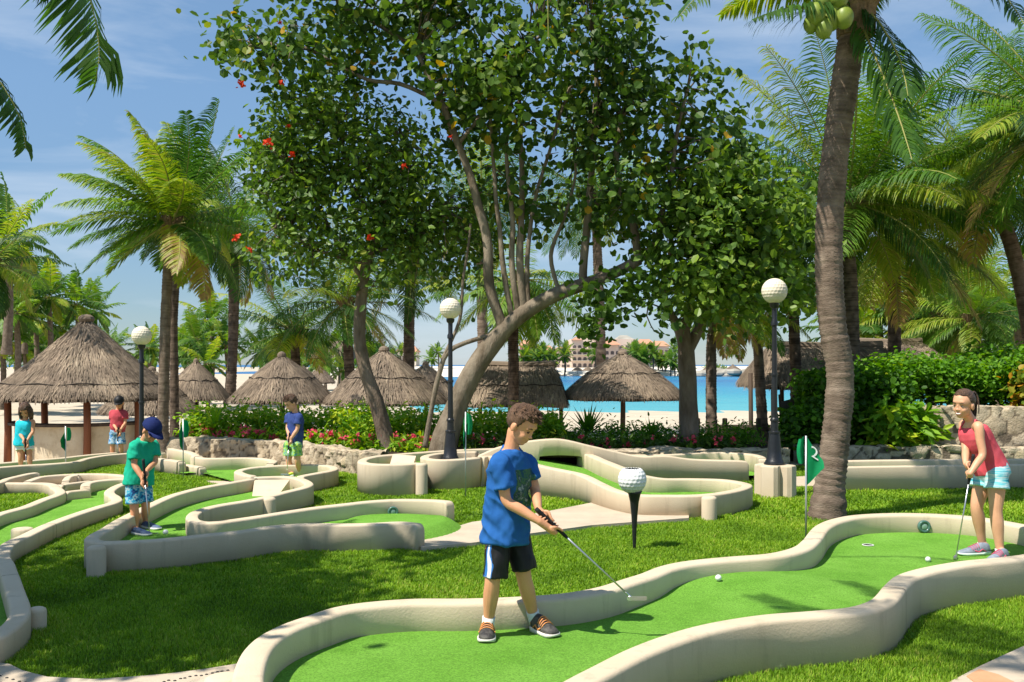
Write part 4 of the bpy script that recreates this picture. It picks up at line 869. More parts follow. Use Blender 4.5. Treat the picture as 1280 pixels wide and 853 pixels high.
def ridge_roof(label, x0, x1, ridge_y, eave_y, depth, d, seed, posts, seam=.6, count=10000, over=1.0):
    a, c = at(x0, ridge_y, d), at(x1, ridge_y, d); h = a.z - at(x0, eave_y, d - depth*.6).z; zg = gz((a.x+c.x)/2, d)
    root = thing('thatched_shelter', label, 'thatched shelter', ((a.x+c.x)/2, d, zg)); mb = MB()
    Lx = (c.x - a.x)
    def f(u, v):
        u = np.asarray(u) % 1.0; v = np.asarray(v); t = u*4; zz = a.z - h*(v - .06*np.sin(np.pi*np.clip(v,0,1)))
        grow = over*v; xl, xr = a.x - grow*.42, c.x + grow*.42; dy = depth*v + .03
        x = np.where(t < 1, xl + (xr-xl)*t, np.where(t < 2, xr, np.where(t < 3, xr - (xr-xl)*(t-2), xl))); y = np.where(t < 1, -dy, np.where(t < 2, -dy + 2*dy*(t-1), np.where(t < 3, dy, dy - 2*dy*(t-3))))
        return np.stack([x, d + y, zz - .04*np.clip(v-.9,0,1)*10*np.sin(u*60)*.4], -1)
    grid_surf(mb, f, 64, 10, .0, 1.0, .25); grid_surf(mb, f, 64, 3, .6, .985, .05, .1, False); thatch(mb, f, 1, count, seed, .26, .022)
    mb.tube([(a.x-.05, d, a.z+.01), ((a.x+c.x)/2, d, a.z-.03), (c.x+.05, d, a.z+.01)], .11, 8, .4)
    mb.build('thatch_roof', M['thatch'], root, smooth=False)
    if seam:
        s = MB(); P = f(np.linspace(.0,.249,24), np.full(24, seam)); P = P + np.array([0,-.04,.05]); P[:,2] += [.02*math.sin(k*1.3) for k in range(24)]; s.tube(P, .014, 5); s.build('thatch_tie', M['thatch_line'], root)
    for (px, dd) in posts:
        q = at(px, eave_y, dd); b = MB(); g = gz(q.x, dd); b.tube([(q.x, dd, g), (q.x+.015, dd, (g+q.z)/2), (q.x, dd, q.z+.3)], .055, 8, wob=.12); b.build('post', M['wood_dark'], root)
    return root
ridge_roof('flat ridged thatched shelter behind the head of the boy in blue', 600, 692, 456, 505, 1.2, 27, 12, [(701, 26.4), (640, 27.5), (600, 26.4)], .62, over=.8)
ridge_roof('thatched shelter with ragged eave beside the right lamp, on thin posts', 962, 1100, 432, 482, 1.5, 24, 13, [(938, 23.2), (966, 24.4), (977, 25), (1090, 23.2)], .0, over=1.1)
ridge_roof('long thatched roof behind the thick palm trunk above the right hedge', 1075, 1150, 427, 470, 2.0, 31, 14, [(1070, 30), (1160, 30)], .0, over=1.0)
ridge_roof('grey thatched house roof showing above the far umbrellas on the left', 405, 432, 428, 448, 3.0, 75, 15, [(400, 74), (436, 74)], .0, over=2.0, count=1500)
h = at(140, 428, 80); rt = thing('white_canopy', 'pale peaked tent roof behind the thatched bar', 'tent', (h.x, 80, -1.8)); b = MB(); b.lathe([(2.6, h.z-2.2), (1.2, h.z-.9), (.05, h.z+.2)], (h.x, 80, 0), 8); b.build('canopy', M['white'], rt, smooth=False)
for s in (-1, 1):
    b = MB(); b.tube([(h.x + s*2.2, 80, -1.9), (h.x + s*2.2, 80, h.z-2)], .06, 6); b.build('pole', M['polepaint'], rt)

# ------------------------------------------------------------------ rough stone walls
def stone_wall(label, pts, z0, z1, th, cell, seed, name='stone_wall', res=.035, amp=.07, topcell=None, cz=1.0):
    r = np.random.default_rng(seed); p = spline(pts, res); n = len(p); p = p[:, :2]; L = np.concatenate([[0], np.cumsum(np.linalg.norm(np.diff(p,axis=0),axis=1))])
    t = norm(np.gradient(p, axis=0)); nr = np.stack([t[:,1], -t[:,0]], 1); 
    if np.mean(nr[:,1]) > 0: nr = -nr
    hgt_ = z1 - z0; m1 = max(3, int(hgt_/res)); m2 = max(3, int(th/res)); prof = [(0, z0 + hgt_*k/m1) for k in range(m1)] + [(th*k/m2, z1) for k in range(m2+1)] + [(th, z0)]
    S = np.array([0] + list(np.cumsum([math.hypot(prof[i+1][0]-prof[i][0], prof[i+1][1]-prof[i][1]) for i in range(len(prof)-1)])))
    ns = int(L[-1]*S[-2]/(cell*cell*.62)) + 4; sx = r.uniform(0, L[-1], ns); sy = r.uniform(0, S[-2]+.1, ns); sc = r.random(ns); sa = r.uniform(.25, 1, ns)
    nb = 5
    V = []; Cc = []
    for j, (o, z) in enumerate(prof):
        d = np.abs(L[:,None]-sx[None,:])**1.5 + (np.abs(S[j]-sy[None,:])*cz)**1.5; k = np.argsort(d, axis=1)[:, :2]
        ar = np.arange(n); e = (d[ar,k[:,1]]**(1/1.5) - d[ar,k[:,0]]**(1/1.5))/cell
        bul = np.clip(e*2.6, 0, 1)**.5; disp = amp*(bul*sa[k[:,0]] - .55) + .018*np.array([noise.noise(Vector((a*7, S[j]*7, seed))) for a in L])
        c = np.where(e < .07, .03, .25 + .6*sc[k[:,0]] + .12*np.array([noise.noise(Vector((a*14, S[j]*14, seed+2))) for a in L]))
        top = o > 0
        x = p[:,0] + nr[:,0]*(-o + (0 if top else disp)); y = p[:,1] + nr[:,1]*(-o + (0 if top else disp))
        if j == m1: x = x + nr[:,0]*disp*.5; y = y + nr[:,1]*disp*.5
        V.append(np.stack([x, y, np.full(n, z) + (disp*.8 if top or j == m1 else 0) + .03*np.array([noise.noise(Vector((a*1.5, 0, seed))) for a in L])*(z > z0)], 1)); Cc.append(np.clip(c,0,1))
    V = np.stack(V, 1); q = len(prof); i = np.arange(n*q).reshape(n,q); b = MB(); b.add(V.reshape(-1,3), np.stack([i[:-1,:-1],i[1:,:-1],i[1:,1:],i[:-1,1:]],-1).reshape(-1,4), np.stack(Cc,1).ravel())
    c0 = Vector((p[n//2,0], p[n//2,1], z0)); root = tag(b.build(name, M['rock'], None, smooth=True, loc=c0), label, 'stone wall', None, 'thing'); smooth_angle(root, 35); return root
stone_wall('low rough stone wall holding up the pink flower bed behind the navy boy', [G(228,571,.0),G(250,573,.0),G(300,576,.0),G(345,580,.0),G(380,585,.0),G(420,591,.0),G(450,595,.0),G(475,596,.0)], -.08, .37, .4, .21, 1)
stone_wall('high pale stone retaining wall under the hedge behind the girl', [(7.1,18.6),(7.3,17.3),(8.4,16.9),(10,16.8),(12,16.7)], -.1, .98, .45, .34, 2, amp=.045)
stone_wall('low stone edging behind the right box wall and palm trunk', [(5.05,16.6),(5.9,16.7),(7.0,16.6),(8.5,16.3),(11,16.2)], -.1, .30, .4, .3, 3)
stone_wall('row of flat dark stones edging the red flower bed in the middle', [(1.6,15.75),(2.6,15.9),(3.6,15.85),(4.6,15.9)], -.1, .30, .45, .3, 4, cz=2.2)

# ------------------------------------------------------------------ planting
def soil(poly, z): 
    b = MB(); n = len(poly); b.add([(x, y, z) for x, y in poly] + [(x, y, -.1) for x, y in poly], [tuple(range(n))]); b.add([(x, y, z) for x, y in poly] + [(x, y, -1.1) for x, y in poly], [(i, i+n, (i+1) % n + n, (i+1) % n) for i in range(n)])
    tag(b.build('planting_soil', M['soil'], smooth=False), kind='structure')
soil([(-6.3,18.25),(-5.7,17.95),(-4.8,17.5),(-4.0,16.95),(-3.35,16.3),(-2.65,15.6),(-2.2,15.15),(-1.2,15.4),(.8,15.7),(4.6,16.2),(4.9,16.9),(4.6,18.3),(-2,19.2),(-6.3,19.6)], .26)
soil([(7.2,18.6),(7.4,17.6),(8.4,17.2),(12.5,17.0),(12.5,24),(5,24),(5,17.2)], .22)
def mass(label, name, cat, boxes, n, size, leafm, seed, tmean=.5, shape=LEAF, up=.6, clus=.22, per=14, root=None, tsd=.16):
    r = np.random.default_rng(seed); lb = MB(); vol = np.array([(b[1]-b[0])*(b[3]-b[2]) for b in boxes]); vol = vol/vol.sum()
    for bi, k in enumerate(r.multinomial(n//per, vol)):
        x0,x1,y0,y1,z0,z1 = boxes[bi]; c = np.stack([r.uniform(x0,x1,k), r.uniform(y0,y1,k), z0 + (z1-z0)*np.clip(r.random(k)**.6, 0, 1)], 1)
        bump = np.array([.16*noise.noise(Vector((q[0]*1.1, q[1]*1.1, seed))) for q in c]); c[:,2] += bump*(c[:,2]-z0)/(z1-z0)
        P = np.repeat(c, per, 0) + r.normal(0, clus*.5, (k*per,3)); o = norm(P - np.repeat(c,per,0)); o[:,2] = np.abs(o[:,2]); leaves(lb, P, size, np.repeat(r.normal(tmean,tsd,k),per) + r.normal(0,.12,k*per), shape, up, r, o)
    c0 = (boxes[0][0]+boxes[0][1])/2, (boxes[0][2]+boxes[0][3])/2, boxes[0][4]
    return tag(lb.build(name, leafm, None, smooth=False, loc=c0), label, cat, None, 'thing')
mass('bright green low hedge behind the pink flowers, in front of the left umbrellas', 'hedge', 'hedge', [(-6.3,-2.5,18.2,19.3,.3,.76),(-3.2,.8,16.9,18.3,.3,.78)], 16000, .11, M['hedgeleaf'], 51, .78, LEAF_NARROW)
mass('darker leafy hedge filling the bed behind the bridge hole', 'hedge', 'hedge', [(.2,4.4,17.0,18.2,.25,.44)], 7500, .085, M['hedgeleaf'], 52, .32, LEAF_NARROW)
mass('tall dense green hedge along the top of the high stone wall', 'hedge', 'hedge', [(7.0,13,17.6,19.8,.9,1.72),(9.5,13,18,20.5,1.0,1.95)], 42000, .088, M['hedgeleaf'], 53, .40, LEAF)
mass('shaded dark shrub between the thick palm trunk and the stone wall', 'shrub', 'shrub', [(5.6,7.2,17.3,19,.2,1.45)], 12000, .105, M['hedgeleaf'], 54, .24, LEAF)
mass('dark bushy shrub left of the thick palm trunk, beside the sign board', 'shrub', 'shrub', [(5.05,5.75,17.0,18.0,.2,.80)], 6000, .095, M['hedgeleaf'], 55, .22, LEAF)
mass('yellow green leafed bush at the right edge on the stone wall', 'shrub', 'shrub', [(9.2,10.2,17.1,17.7,.9,1.5)], 1500, .14, M['seagrape'], 56, .9, LEAF, tsd=.05)
mass('light green strappy plant spilling beside the high stone wall', 'shrub', 'shrub', [(6.5,7.4,16.9,17.4,.25,.85)], 1500, .26, M['hedgeleaf'], 57, .72, LEAF_NARROW)
# flowering plants, one by one
def bush(name, label, cat, group, loc, s, seed, leafm, petal, nl=150, nf=6, tm=.5):
    r = np.random.default_rng(seed); root = thing(name, label, cat, loc, group); lb = MB(); k = nl; q = r.normal(0,1,(k,3)); q = norm(q)*(r.random((k,1))**.4); q[:,2] = np.abs(q[:,2])
    P = np.array(loc) + q*np.array([s,s,s*1.25]); leaves(lb, P, .13, r.normal(tm,.15,k), LEAF_NARROW, .3, r, norm(q)); 
    for j in range(5): lb.tube([loc, tuple(np.array(loc) + r.normal(0,s*.35,3)*np.array([1,1,0]) + np.array([0,0,s*.9]))], [.012,.005], 4, .1)
    lb.build('foliage', leafm, root, smooth=False)
    for j in range(nf):
        a = r.uniform(0, 6.28); c = np.array(loc) + np.array([math.cos(a)*s*.75*r.random(), -abs(math.sin(a))*s*.7, s*r.uniform(.45,1.25)]); fb = MB(); leaves(fb, c + r.normal(0,.018,(8,3)), .052, np.full(8,.5), LEAF, .4, r); fb.build('flower_head', petal, root, smooth=False)
    return root
i = 0
for px, py in [(240,545),(258,548),(276,547),(292,549),(310,551),(328,549),(343,556),(392,552),(412,553),(430,553),(448,556),(466,560),(484,561),(503,560),(524,560),(540,558)]:
    g = at(px, py, 18.35 - (px-240)/300*2.55); i += 1
    bush('flowering_plant', 'pink flowering plant in the bed behind the low rough stone wall', 'flowering plant', 'pink flowers in the left bed', (g.x, g.y+.12, .24), .25, 600+i, M['hedgeleaf'], M['pinkflower'], 210, 7, .80)
for px, py in [(596,552),(622,556),(675,553),(700,552),(728,551),(756,553),(784,553),(812,556),(838,554),(866,556),(892,553),(915,556)]:
    g = at(px, py, 16.6); i += 1
    bush('flowering_plant', 'low dark plant with small crimson flowers behind the bridge hole', 'flowering plant', 'crimson flowers in the middle bed', (g.x, g.y, .22), .21, 600+i, M['smallleaf'], M['pinkflower'], 150, 3, .5)
def agave(label, loc, n, L, seed, tm, w=.06):
    r = np.random.default_rng(seed); root = thing('agave_plant', label, 'agave', loc); mb = MB()
    for k in range(n):
        az = k*2.4; el = R(82 - 62*(k/n)); d = np.array([math.cos(az)*math.cos(el), math.sin(az)*math.cos(el), math.sin(el)]); s = np.array([-math.sin(az), math.cos(az), 0]); l = L*r.uniform(.8,1.1); p0 = np.array(loc)
        v = [p0 - s*w*.4, p0 + s*w*.4, p0 + d*l*.45 + s*w*.5, p0 + d*l*.45 - s*w*.5, p0 + d*l - np.array([0,0,.04])]; q = mb.k; mb.add(v, [(0,1,2,3)], np.clip(tm + r.normal(0,.1),0,1)); mb.l.append(np.array([3,2,4])+q); mb.n.append(np.array([3])); mb.m.append(np.array([0]))
    mb.build('leaves', M['hedgeleaf'], root, smooth=False)
g = at(735, 540, 17.6); agave('spiky dark agave in front of the sand, right of the blue boy', (g.x, g.y, .45), 34, .62, 1, .22)
g = at(690, 540, 17.4); agave('broad leaved light green agave just behind the head of the boy in blue', (g.x, g.y, .4), 20, .6, 2, .6, .12)
g = at(815, 545, 17.4); agave('small spiky plant under the single umbrella, left of the forked tree', (g.x, g.y, .4), 24, .42, 3, .3)
g = at(268, 520, 18.2); agave('rosette of pale strap leaves at the left end of the flower bed', (g.x, g.y, .5), 22, .5, 4, .7)

# ------------------------------------------------------------------ lamps
def dimple_ball(mb, c, r, rows=14, cols=26, depth=.035, c_=0.5, squash=1.0, cut=None, per=4):
    nv, nu = rows*per, cols*per; a = np.arange(nu)/nu*2*np.pi; rings = []
    for i in range(nv+1):
        th = -np.pi/2*.985 + np.pi*.985*i/nv
        if cut is not None and math.sin(th) > cut: break
        row = i/per; off = .5*(int(row) % 2)
        dd = np.abs(np.sin(np.pi*(row)))*np.abs(np.sin(np.pi*(np.arange(nu)/per + off)))
        rr = r*(1 - depth*dd*min(1, math.cos(th)*2.2)); rings.append(np.stack([np.cos(a)*np.cos(th)*rr, np.sin(a)*np.cos(th)*rr, np.sin(th)*rr*squash], 1) + np.array(c))
    mb.loft(rings, c_); return rings[-1]
def lamp(label, x, y, zb, zc, r):
    root = thing('lamp_post', label, 'street lamp', (x, y, zb)); h = zc - r - zb; b = MB(); o = (x, y, 0)
    b.lathe([(.135,zb),(.135,zb+.02),(.12,zb+.03),(.115,zb+.05),(.10,zb+.07),(.088,zb+.20),(.072,zb+.36),(.068,zb+.40),(.075,zb+.405),(.075,zb+.425),(.05,zb+.44),(.046,zb+.56),(.056,zb+.565),(.056,zb+.59),(.040,zb+.61),
             (.036,zb+h*.55),(.046,zb+h*.55+.005),(.046,zb+h*.55+.035),(.034,zb+h*.55+.04),(.031,zb+h*.86),(.046,zb+h*.865),(.046,zb+h*.885),(.032,zb+h*.90),(.034,zb+h-.06),(.055,zb+h-.04),(.062,zb+h-.005),(.05,zb+h+.02)], o, 20)
    smooth_angle(b.build('pole', M['black'], root), 35)
    g = MB(); dimple_ball(g, (x, y, zc), r, 12, 22, .05); g.build('ball_shade', M['lampball'], root); return root
c = at(563, 386, 14.0); lamp('black lamp post with golf ball globe standing in the round cream pocket', c.x, 14.0, .33, c.z, .155)
c = G(970, 608, .0); L2 = at(962, 364, 12.5); zt = .42
lamp('black lamp post with golf ball globe on a cream plinth, right of the water', at(968,570,12.5).x, 12.5, zt, L2.z, .165)
c = at(177, 420, 15.0); lamp('black lamp post with golf ball globe in front of the thatched bar', c.x, 15.0, 0, c.z, .15)
px_ = at(969, 600, 12.5); rt = thing('lamp_plinth', 'cream clover shaped plinth under the right lamp post', 'plinth', (px_.x, 12.5, 0)); b = MB(); q = []
for k in range(4):
    a = R(45+90*k+8)
    for da, rr in ((-.52,.235),(-.30,.265),(.30,.265),(.52,.235)): q.append((a+da, rr))
    q.append((a + R(45), .165))
def plr(s, z): return [(px_.x + math.cos(a)*r*s, 12.5 + math.sin(a)*r*s, z) for a, r in q]
b.loft([plr(1,-.02), plr(1,zt-.03), plr(.985,zt-.012), plr(.95,zt-.003), plr(.9,zt)]); smooth_angle(b.build('plinth_body', M['stucco'], rt), 30)

# ------------------------------------------------------------------ golf ball bin on a tee
c = G(793, 688, 0); rt = thing('ball_bin', 'white golf ball shaped bin on a tall black tee on the lawn', 'bin', c); zc = CAMZ - (601-HY)/FPX*c.y; zc = .655
b = MB(); b.lathe([(.014,-.03),(.016,.05),(.022,.2),(.030,.33),(.042,.45),(.058,.52),(.074,.548),(.07,.55)], (c.x, c.y, 0), 18); b.build('tee', M['black'], rt)
b = MB(); top = dimple_ball(b, (c.x-.02, c.y, zc), .132, 11, 20, .06, cut=.80)
b.l.pop(); b.n.pop(); b.m.pop()
k = b.k; n_ = len(top); inner = (np.array(top) - np.array([c.x-.02,c.y,0]))*np.array([.9,.9,1]) + np.array([c.x-.02,c.y,0]); low = inner - np.array([0,0,.12])
b.loft([top, inner, low]); b.build('ball_body', M['white'], rt)
b = MB(); b.lathe([(.070,zc+.085),(.001,zc+.0851)], (c.x-.02, c.y, 0), 18); b.build('opening', M['cupdark'], rt)

# ------------------------------------------------------------------ flags
def flag(label, x, y, zb, ztop, fl, hgt_, two=False, sd=1, fold=.2, seed=1, pr=.009):
    root = thing('golf_flag', label, 'golf flag', (x, y, zb)); b = MB(); b.tube([(x,y,zb-.03),(x,y,ztop)], pr, 10); b.build('pole', M['polepaint'], root)
    f = MB(); nu, nv = 14, 12; zt = ztop - .01; V = []
    def pt(u, v):
        z = zt - hgt_*(v*(1-.86*u)*.98 + .52*u); w = fl*u; return (x + sd*(pr + w*math.cos(fold*u*3)), y - .05*math.sin(u*5+v*2+seed)*u*fold*4 - w*math.sin(fold*u*2), z - .02*math.sin(u*4+seed)*u)
    for side in (0, .004): 
        V = [tuple(np.array(pt(i/nu, j/nv)) + np.array([0, side, 0])) for i in range(nu+1) for j in range(nv+1)]; idx = np.arange(len(V)).reshape(nu+1, nv+1); f.add(V, np.stack([idx[:-1,:-1],idx[1:,:-1],idx[1:,1:],idx[:-1,1:]],-1).reshape(-1,4))
    # folded tail hanging behind the pole
    V = [(x - sd*(pr + .11*hgt_*(1+.4*math.sin(j/8*3.1))*i/5), y + .02 + .03*math.sin(i*1.1+seed), zt - hgt_*.05*i/5 - hgt_*.55*j/8*(1 - .1*i/5)) for i in range(6) for j in range(9)]; idx = np.arange(54).reshape(6,9); f.add(V, np.stack([idx[:-1,:-1],idx[1:,:-1],idx[1:,1:],idx[:-1,1:]],-1).reshape(-1,4))
    cl = f.build('cloth', M['flag'], root)
    if two:
        cu = bpy.data.curves.new('numeral', 'FONT'); cu.body = '2'; cu.size = hgt_*.34; cu.extrude = .001; ob = bpy.data.objects.new('numeral_src', cu); COL.objects.link(ob); bpy.context.view_layer.update()
        me = bpy.data.meshes.new_from_object(ob.evaluated_get(bpy.context.evaluated_depsgraph_get())); COL.objects.unlink(ob); bpy.data.objects.remove(ob)
        P0 = np.array(pt(.22, .12)); 
        for v in me.vertices:
            uu = .22 + v.co.x/fl; q = pt(uu, .30); v.co = (q[0], q[1] - .006 - v.co.z, q[2] - hgt_*.02 + v.co.y)
        me.materials.clear(); me.materials.append(M['flagwhite']); link('numeral', me, cl)
    return root
c = at(1007.5, 600, 9.15); flag('green flag with a white 2 beside the thick palm trunk', c.x, 9.15, 0, CAMZ-(545-HY)/FPX*9.15, .155, .47, True, 1, .12)
c = G(582, 622, 0); flag('green flag hanging folded beside the middle lamp post', c.x, c.y, 0, CAMZ-(515-HY)/FPX*c.y, .05, .52, False, -1, .5, 2)
c = G(82, 594, 0); flag('green flag hanging limp on the left, in front of the bar counter', c.x, c.y, 0, CAMZ-(533-HY)/FPX*c.y, .06, .40, False, -1, .5, 3)
c = G(229, 599, 0); flag('green flag hanging limp beside the tall windblown palm', c.x, c.y, 0, CAMZ-(524-HY)/FPX*c.y, .06, .48, False, -1, .5, 4)

# ------------------------------------------------------------------ sign easel, rope posts, fence bits
x0 = at(984, 520, 18.6); rt = thing('sign_easel', 'dark leaning sign board on two legs beside the right lamp post', 'sign', (x0.x, 18.6, .0)); b = MB(); a_ = at(974,506,18.6); d_ = at(993,497,18.6)
b.add([(a_.x,18.55,1.0),(a_.x+.27,18.6,1.06),(a_.x+.33,18.75,.50),(a_.x+.08,18.7,.44),(a_.x,18.58,1.0),(a_.x+.27,18.63,1.06),(a_.x+.33,18.78,.50),(a_.x+.08,18.73,.44)], [(0,3,2,1),(4,5,6,7),(0,1,5,4),(1,2,6,5),(2,3,7,6),(3,0,4,7)]); b.build('board', M['board'], rt, smooth=False)
for dx in (0, .27):
    b = MB(); b.tube([(a_.x+dx-.02, 18.52, 1.14), (a_.x+dx+.14, 18.85, -.1)], .022, 6); b.build('leg', M['wood_dark'], rt)
ends = []
for lab, px in (('short dark rope post in front of the sand, nearest the right lamp', 906), ('short dark rope post by the forked tree trunk', 872), ('short dark rope post under the shelter behind the right lamp', 948)):
    q = at(px, 523, 20.5); rt = thing('rope_post', lab, 'post', (q.x, 20.5, gz(q.x,20.5))); b = MB(); b.lathe([(.06, gz(q.x,20.5)-.05), (.055, q.z-.02), (.045, q.z), (.001, q.z+.005)], (q.x, 20.5, 0), 10); b.build('post_body', M['wood_dark'], rt); ends.append(Vector((q.x, 20.44, q.z-.12)))
for lab, a_, d_ in (('rope slung between the two posts left of the right lamp', 1, 0), ('rope slung from the middle post towards the shelter', 0, 2)):
    p, q = ends[a_], ends[d_]; b = MB(); b.tube([p + (q-p)*t + Vector((0,0,-.14*math.sin(math.pi*t))) for t in np.linspace(0,1,12)], .012, 6); tag(b.build('barrier_rope', M['rope'], loc=p), lab, 'rope', None, 'thing')
# boulder at the palm foot
for lab, px, py, s in (('grey boulder at the foot of the windblown palm by the green boy', 218, 563, .26), ('pale boulder right of the windblown palm foot', 198, 562, .2)):
    c = at(px, py, 17.3); b = MB(); b.ball((c.x, c.y, c.z), s, s*.8, s*.9, 14, 10, .4); o = tag(b.build('boulder', M['rock'], loc=c), lab, 'boulder', None, 'thing')
    for v in o.data.vertices: v.co *= 1 + .25*noise.noise(v.co*6)
# balls
for lab, px, py, z in (('white golf ball rolling on the front green between the boy and the girl', 898, 722.5, .205), ('white golf ball near the girl on the front green', 1160, 699.5, .14), ('white golf ball in front of the green shirted boy', 207, 665.5, .12)):
    c = G(px, py, z); b = MB(); dimple_ball(b, (c.x, c.y, c.z), .0225 if px > 300 else .026, 8, 14, .03, per=2); tag(b.build('golf_ball', M['white'], loc=c), lab, 'golf ball', None, 'thing')

# ------------------------------------------------------------------ far shore: hotel
D = 318.0; kx = D/FPX
def X(px): return (px-CX)*kx
def Z(py): return CAMZ - (py-HY)*kx
hot = thing('hotel', 'peach coloured hotel with orange tiled roofs across the water', 'hotel', (X(755), D, 0))
def block(x0, x1, y0, dy0, dy1, m='hotel'):
    b = MB(); b.box((X(x0), D+dy0, 0), (X(x1), D+dy1, Z(y0))); return b.build('wall_block', M[m], hot, smooth=False)
for args in ((714,796,424,0,22),(692,714,437,2,20),(796,806,430,3,22),(728,745,421,10,24,'cream'),(755,772,430,-3,0,'hotel')): block(*args)
def roof(x0, x1, y0, y1, dy0, dy1, m='tile'):
    b = MB(); xa, xb = X(x0), X(x1); za, zb = Z(y0), Z(y1); ym = D+(dy0+dy1)/2
    b.add([(xa,D+dy0,za),(xb,D+dy0,za),(xb,D+dy1,za),(xa,D+dy1,za),(xa+2,ym,zb),(xb-2,ym,zb)], [(0,3,2,1)]); b.add([(xa,D+dy0,za),(xb,D+dy0,za),(xb-2,ym,zb),(xa+2,ym,zb)], [(0,1,2,3)]); b.add([(xb,D+dy1,za),(xa,D+dy1,za),(xa+2,ym,zb),(xb-2,ym,zb)], [(0,1,2,3)]); b.add([(xa,D+dy0,za),(xa+2,ym,zb),(xa,D+dy1,za)], [(0,1,2)]); b.add([(xb,D+dy0,za),(xb,D+dy1,za),(xb-2,ym,zb)], [(0,1,2)])
    b.build('roof', M[m], hot, smooth=False)
roof(745,774,431.5,425,-5,8); roof(714,728,425,421,-1,8); roof(692,715,437.5,433,1,20); roof(772,796,425,418,2,20,'shorerock'); roof(796,808,430.5,427,2,22)
for row, (py, ht) in enumerate(((434,3.6),(441.5,4.2),(449,4.2),(457,5))):
    for k in range(12):
        px = 718 + k*6.6
        if row == 0 and (742 < px < 776): continue
        b = MB(); a = np.linspace(0, math.pi, 7); w_ = 2.1*kx; q = [(X(px)-w_, Z(py)-ht*kx*.5)] + [(X(px)-w_*math.cos(t), Z(py)+ht*kx*.3+w_*.5*math.sin(t)) for t in a] + [(X(px)+w_, Z(py)-ht*kx*.5)]
        yy = D-.06 if not (754 < px < 773 and row > 0) else D-3.06
        b.loft([[(x, yy, z) for x, z in q], [(x, yy+.3, z) for x, z in q]]); b.build('arched_window', M['window'], hot, smooth=False)
    b = MB(); b.box((X(713.5), D-1.2, Z(py)-ht*kx*.56), (X(797), D-.003, Z(py)-ht*kx*.46)); b.build('balcony_slab', M['cream'], hot, smooth=False)
for k in range(3):
    for j in range(3):
        b = MB(); px = 696+k*6.5; py = 442+j*7; b.box((X(px), D+1.9, Z(py+3)), (X(px+3.4), D+2.1, Z(py))); b.build('window', M['window'], hot, smooth=False)
def house(label, x0, x1, ytop, d, wm, rm, nwin):
    k = d/FPX; x = lambda p: (p-CX)*k; z = lambda p: CAMZ-(p-HY)*k; rt = thing('beach_house', label, 'house', (x((x0+x1)/2), d, 0)); b = MB(); b.box((x(x0),d,0),(x(x1),d+12,z(ytop))); b.build('wall_block', M[wm], rt, smooth=False)
    b = MB(); xa, xb, za = x(x0)-.6, x(x1)+.6, z(ytop); b.add([(xa,d-.6,za),(xb,d-.6,za),(xb,d+12.6,za),(xa,d+12.6,za),(xa+1.5,d+6,za+2.0),(xb-1.5,d+6,za+2.0)], [(0,1,5,4),(2,3,4,5)]); b.add([(xa,d-.6,za),(xa+1.5,d+6,za+2.0),(xa,d+12.6,za)], [(0,1,2)]); b.add([(xb,d-.6,za),(xb,d+12.6,za),(xb-1.5,d+6,za+2.0)], [(0,1,2)]); b.build('roof', M[rm], rt, smooth=False)
    for i in range(nwin):
        for j in range(2):
            cx_ = xa + (xb-xa)*(i+.75)/(nwin+.5); b = MB(); zc_ = za - 2.2 - j*3.2; b.box((cx_-.6,d-.05,zc_-1),(cx_+.6,d+.2,zc_+.8)); b.build('window', M['window'], rt, smooth=False)
house('pink house with red roof left of the hotel', 650, 668, 432, 322, 'hotel2', 'tile', 3)
house('low dusky pink house between the pink house and the hotel', 668, 692, 439, 330, 'hotel2', 'tile', 4)
house('cream villa right of the hotel with terracotta roof line', 799, 818, 431, 330, 'cream', 'tile', 3)
house('peach villa at the right end of the hotel row', 818, 836, 433, 335, 'hotel', 'tile', 3)
house('cream house seen between the palms left of the leaning trunk', 496, 520, 440, 320, 'cream', 'tile', 4)
b = MB(); r_ = np.random.default_rng(9)
for i in range(90):
    px = r_.uniform(855, 938); c = at(px, 468 + r_.normal()*1.6, 286 + r_.normal()*3); s = r_.uniform(.6, 1.8); b.ball((c.x, c.y, max(c.z,-1.6)), s*1.6, s, s*.7, 7, 5)
tag(b.build('shore_rocks', M['shorerock'], smooth=False), kind='stuff')
b = MB(); xs = np.linspace(840, 945, 40); tag_pts = [at(x, 466, 288) for x in xs]
for lab, px in (('tiny thatched hut on the rocky point across the water', 888), ('second tiny hut further right on the rocky point', 916)):
    c = at(px, 461, 290); palapa(lab, (c.x, c.y, c.z+1.2), 3.0, 2.0, c.z-2.5, [(-1.5,0),(1.5,0)], count=300, seed=int(px), seam=0, name='beach_hut', cat='hut', strand=1.0)
for i, px in enumerate(range(722, 800, 13)):
    c = at(px, 461, 292); palapa('tiny thatched umbrella on the sand in front of the hotel', (c.x, c.y, c.z+.6), 1.8, 1.2, c.z-1.6, [(0,0)], count=120, seed=px, seam=0, strand=.7)['group'] = 'umbrellas on the far beach'
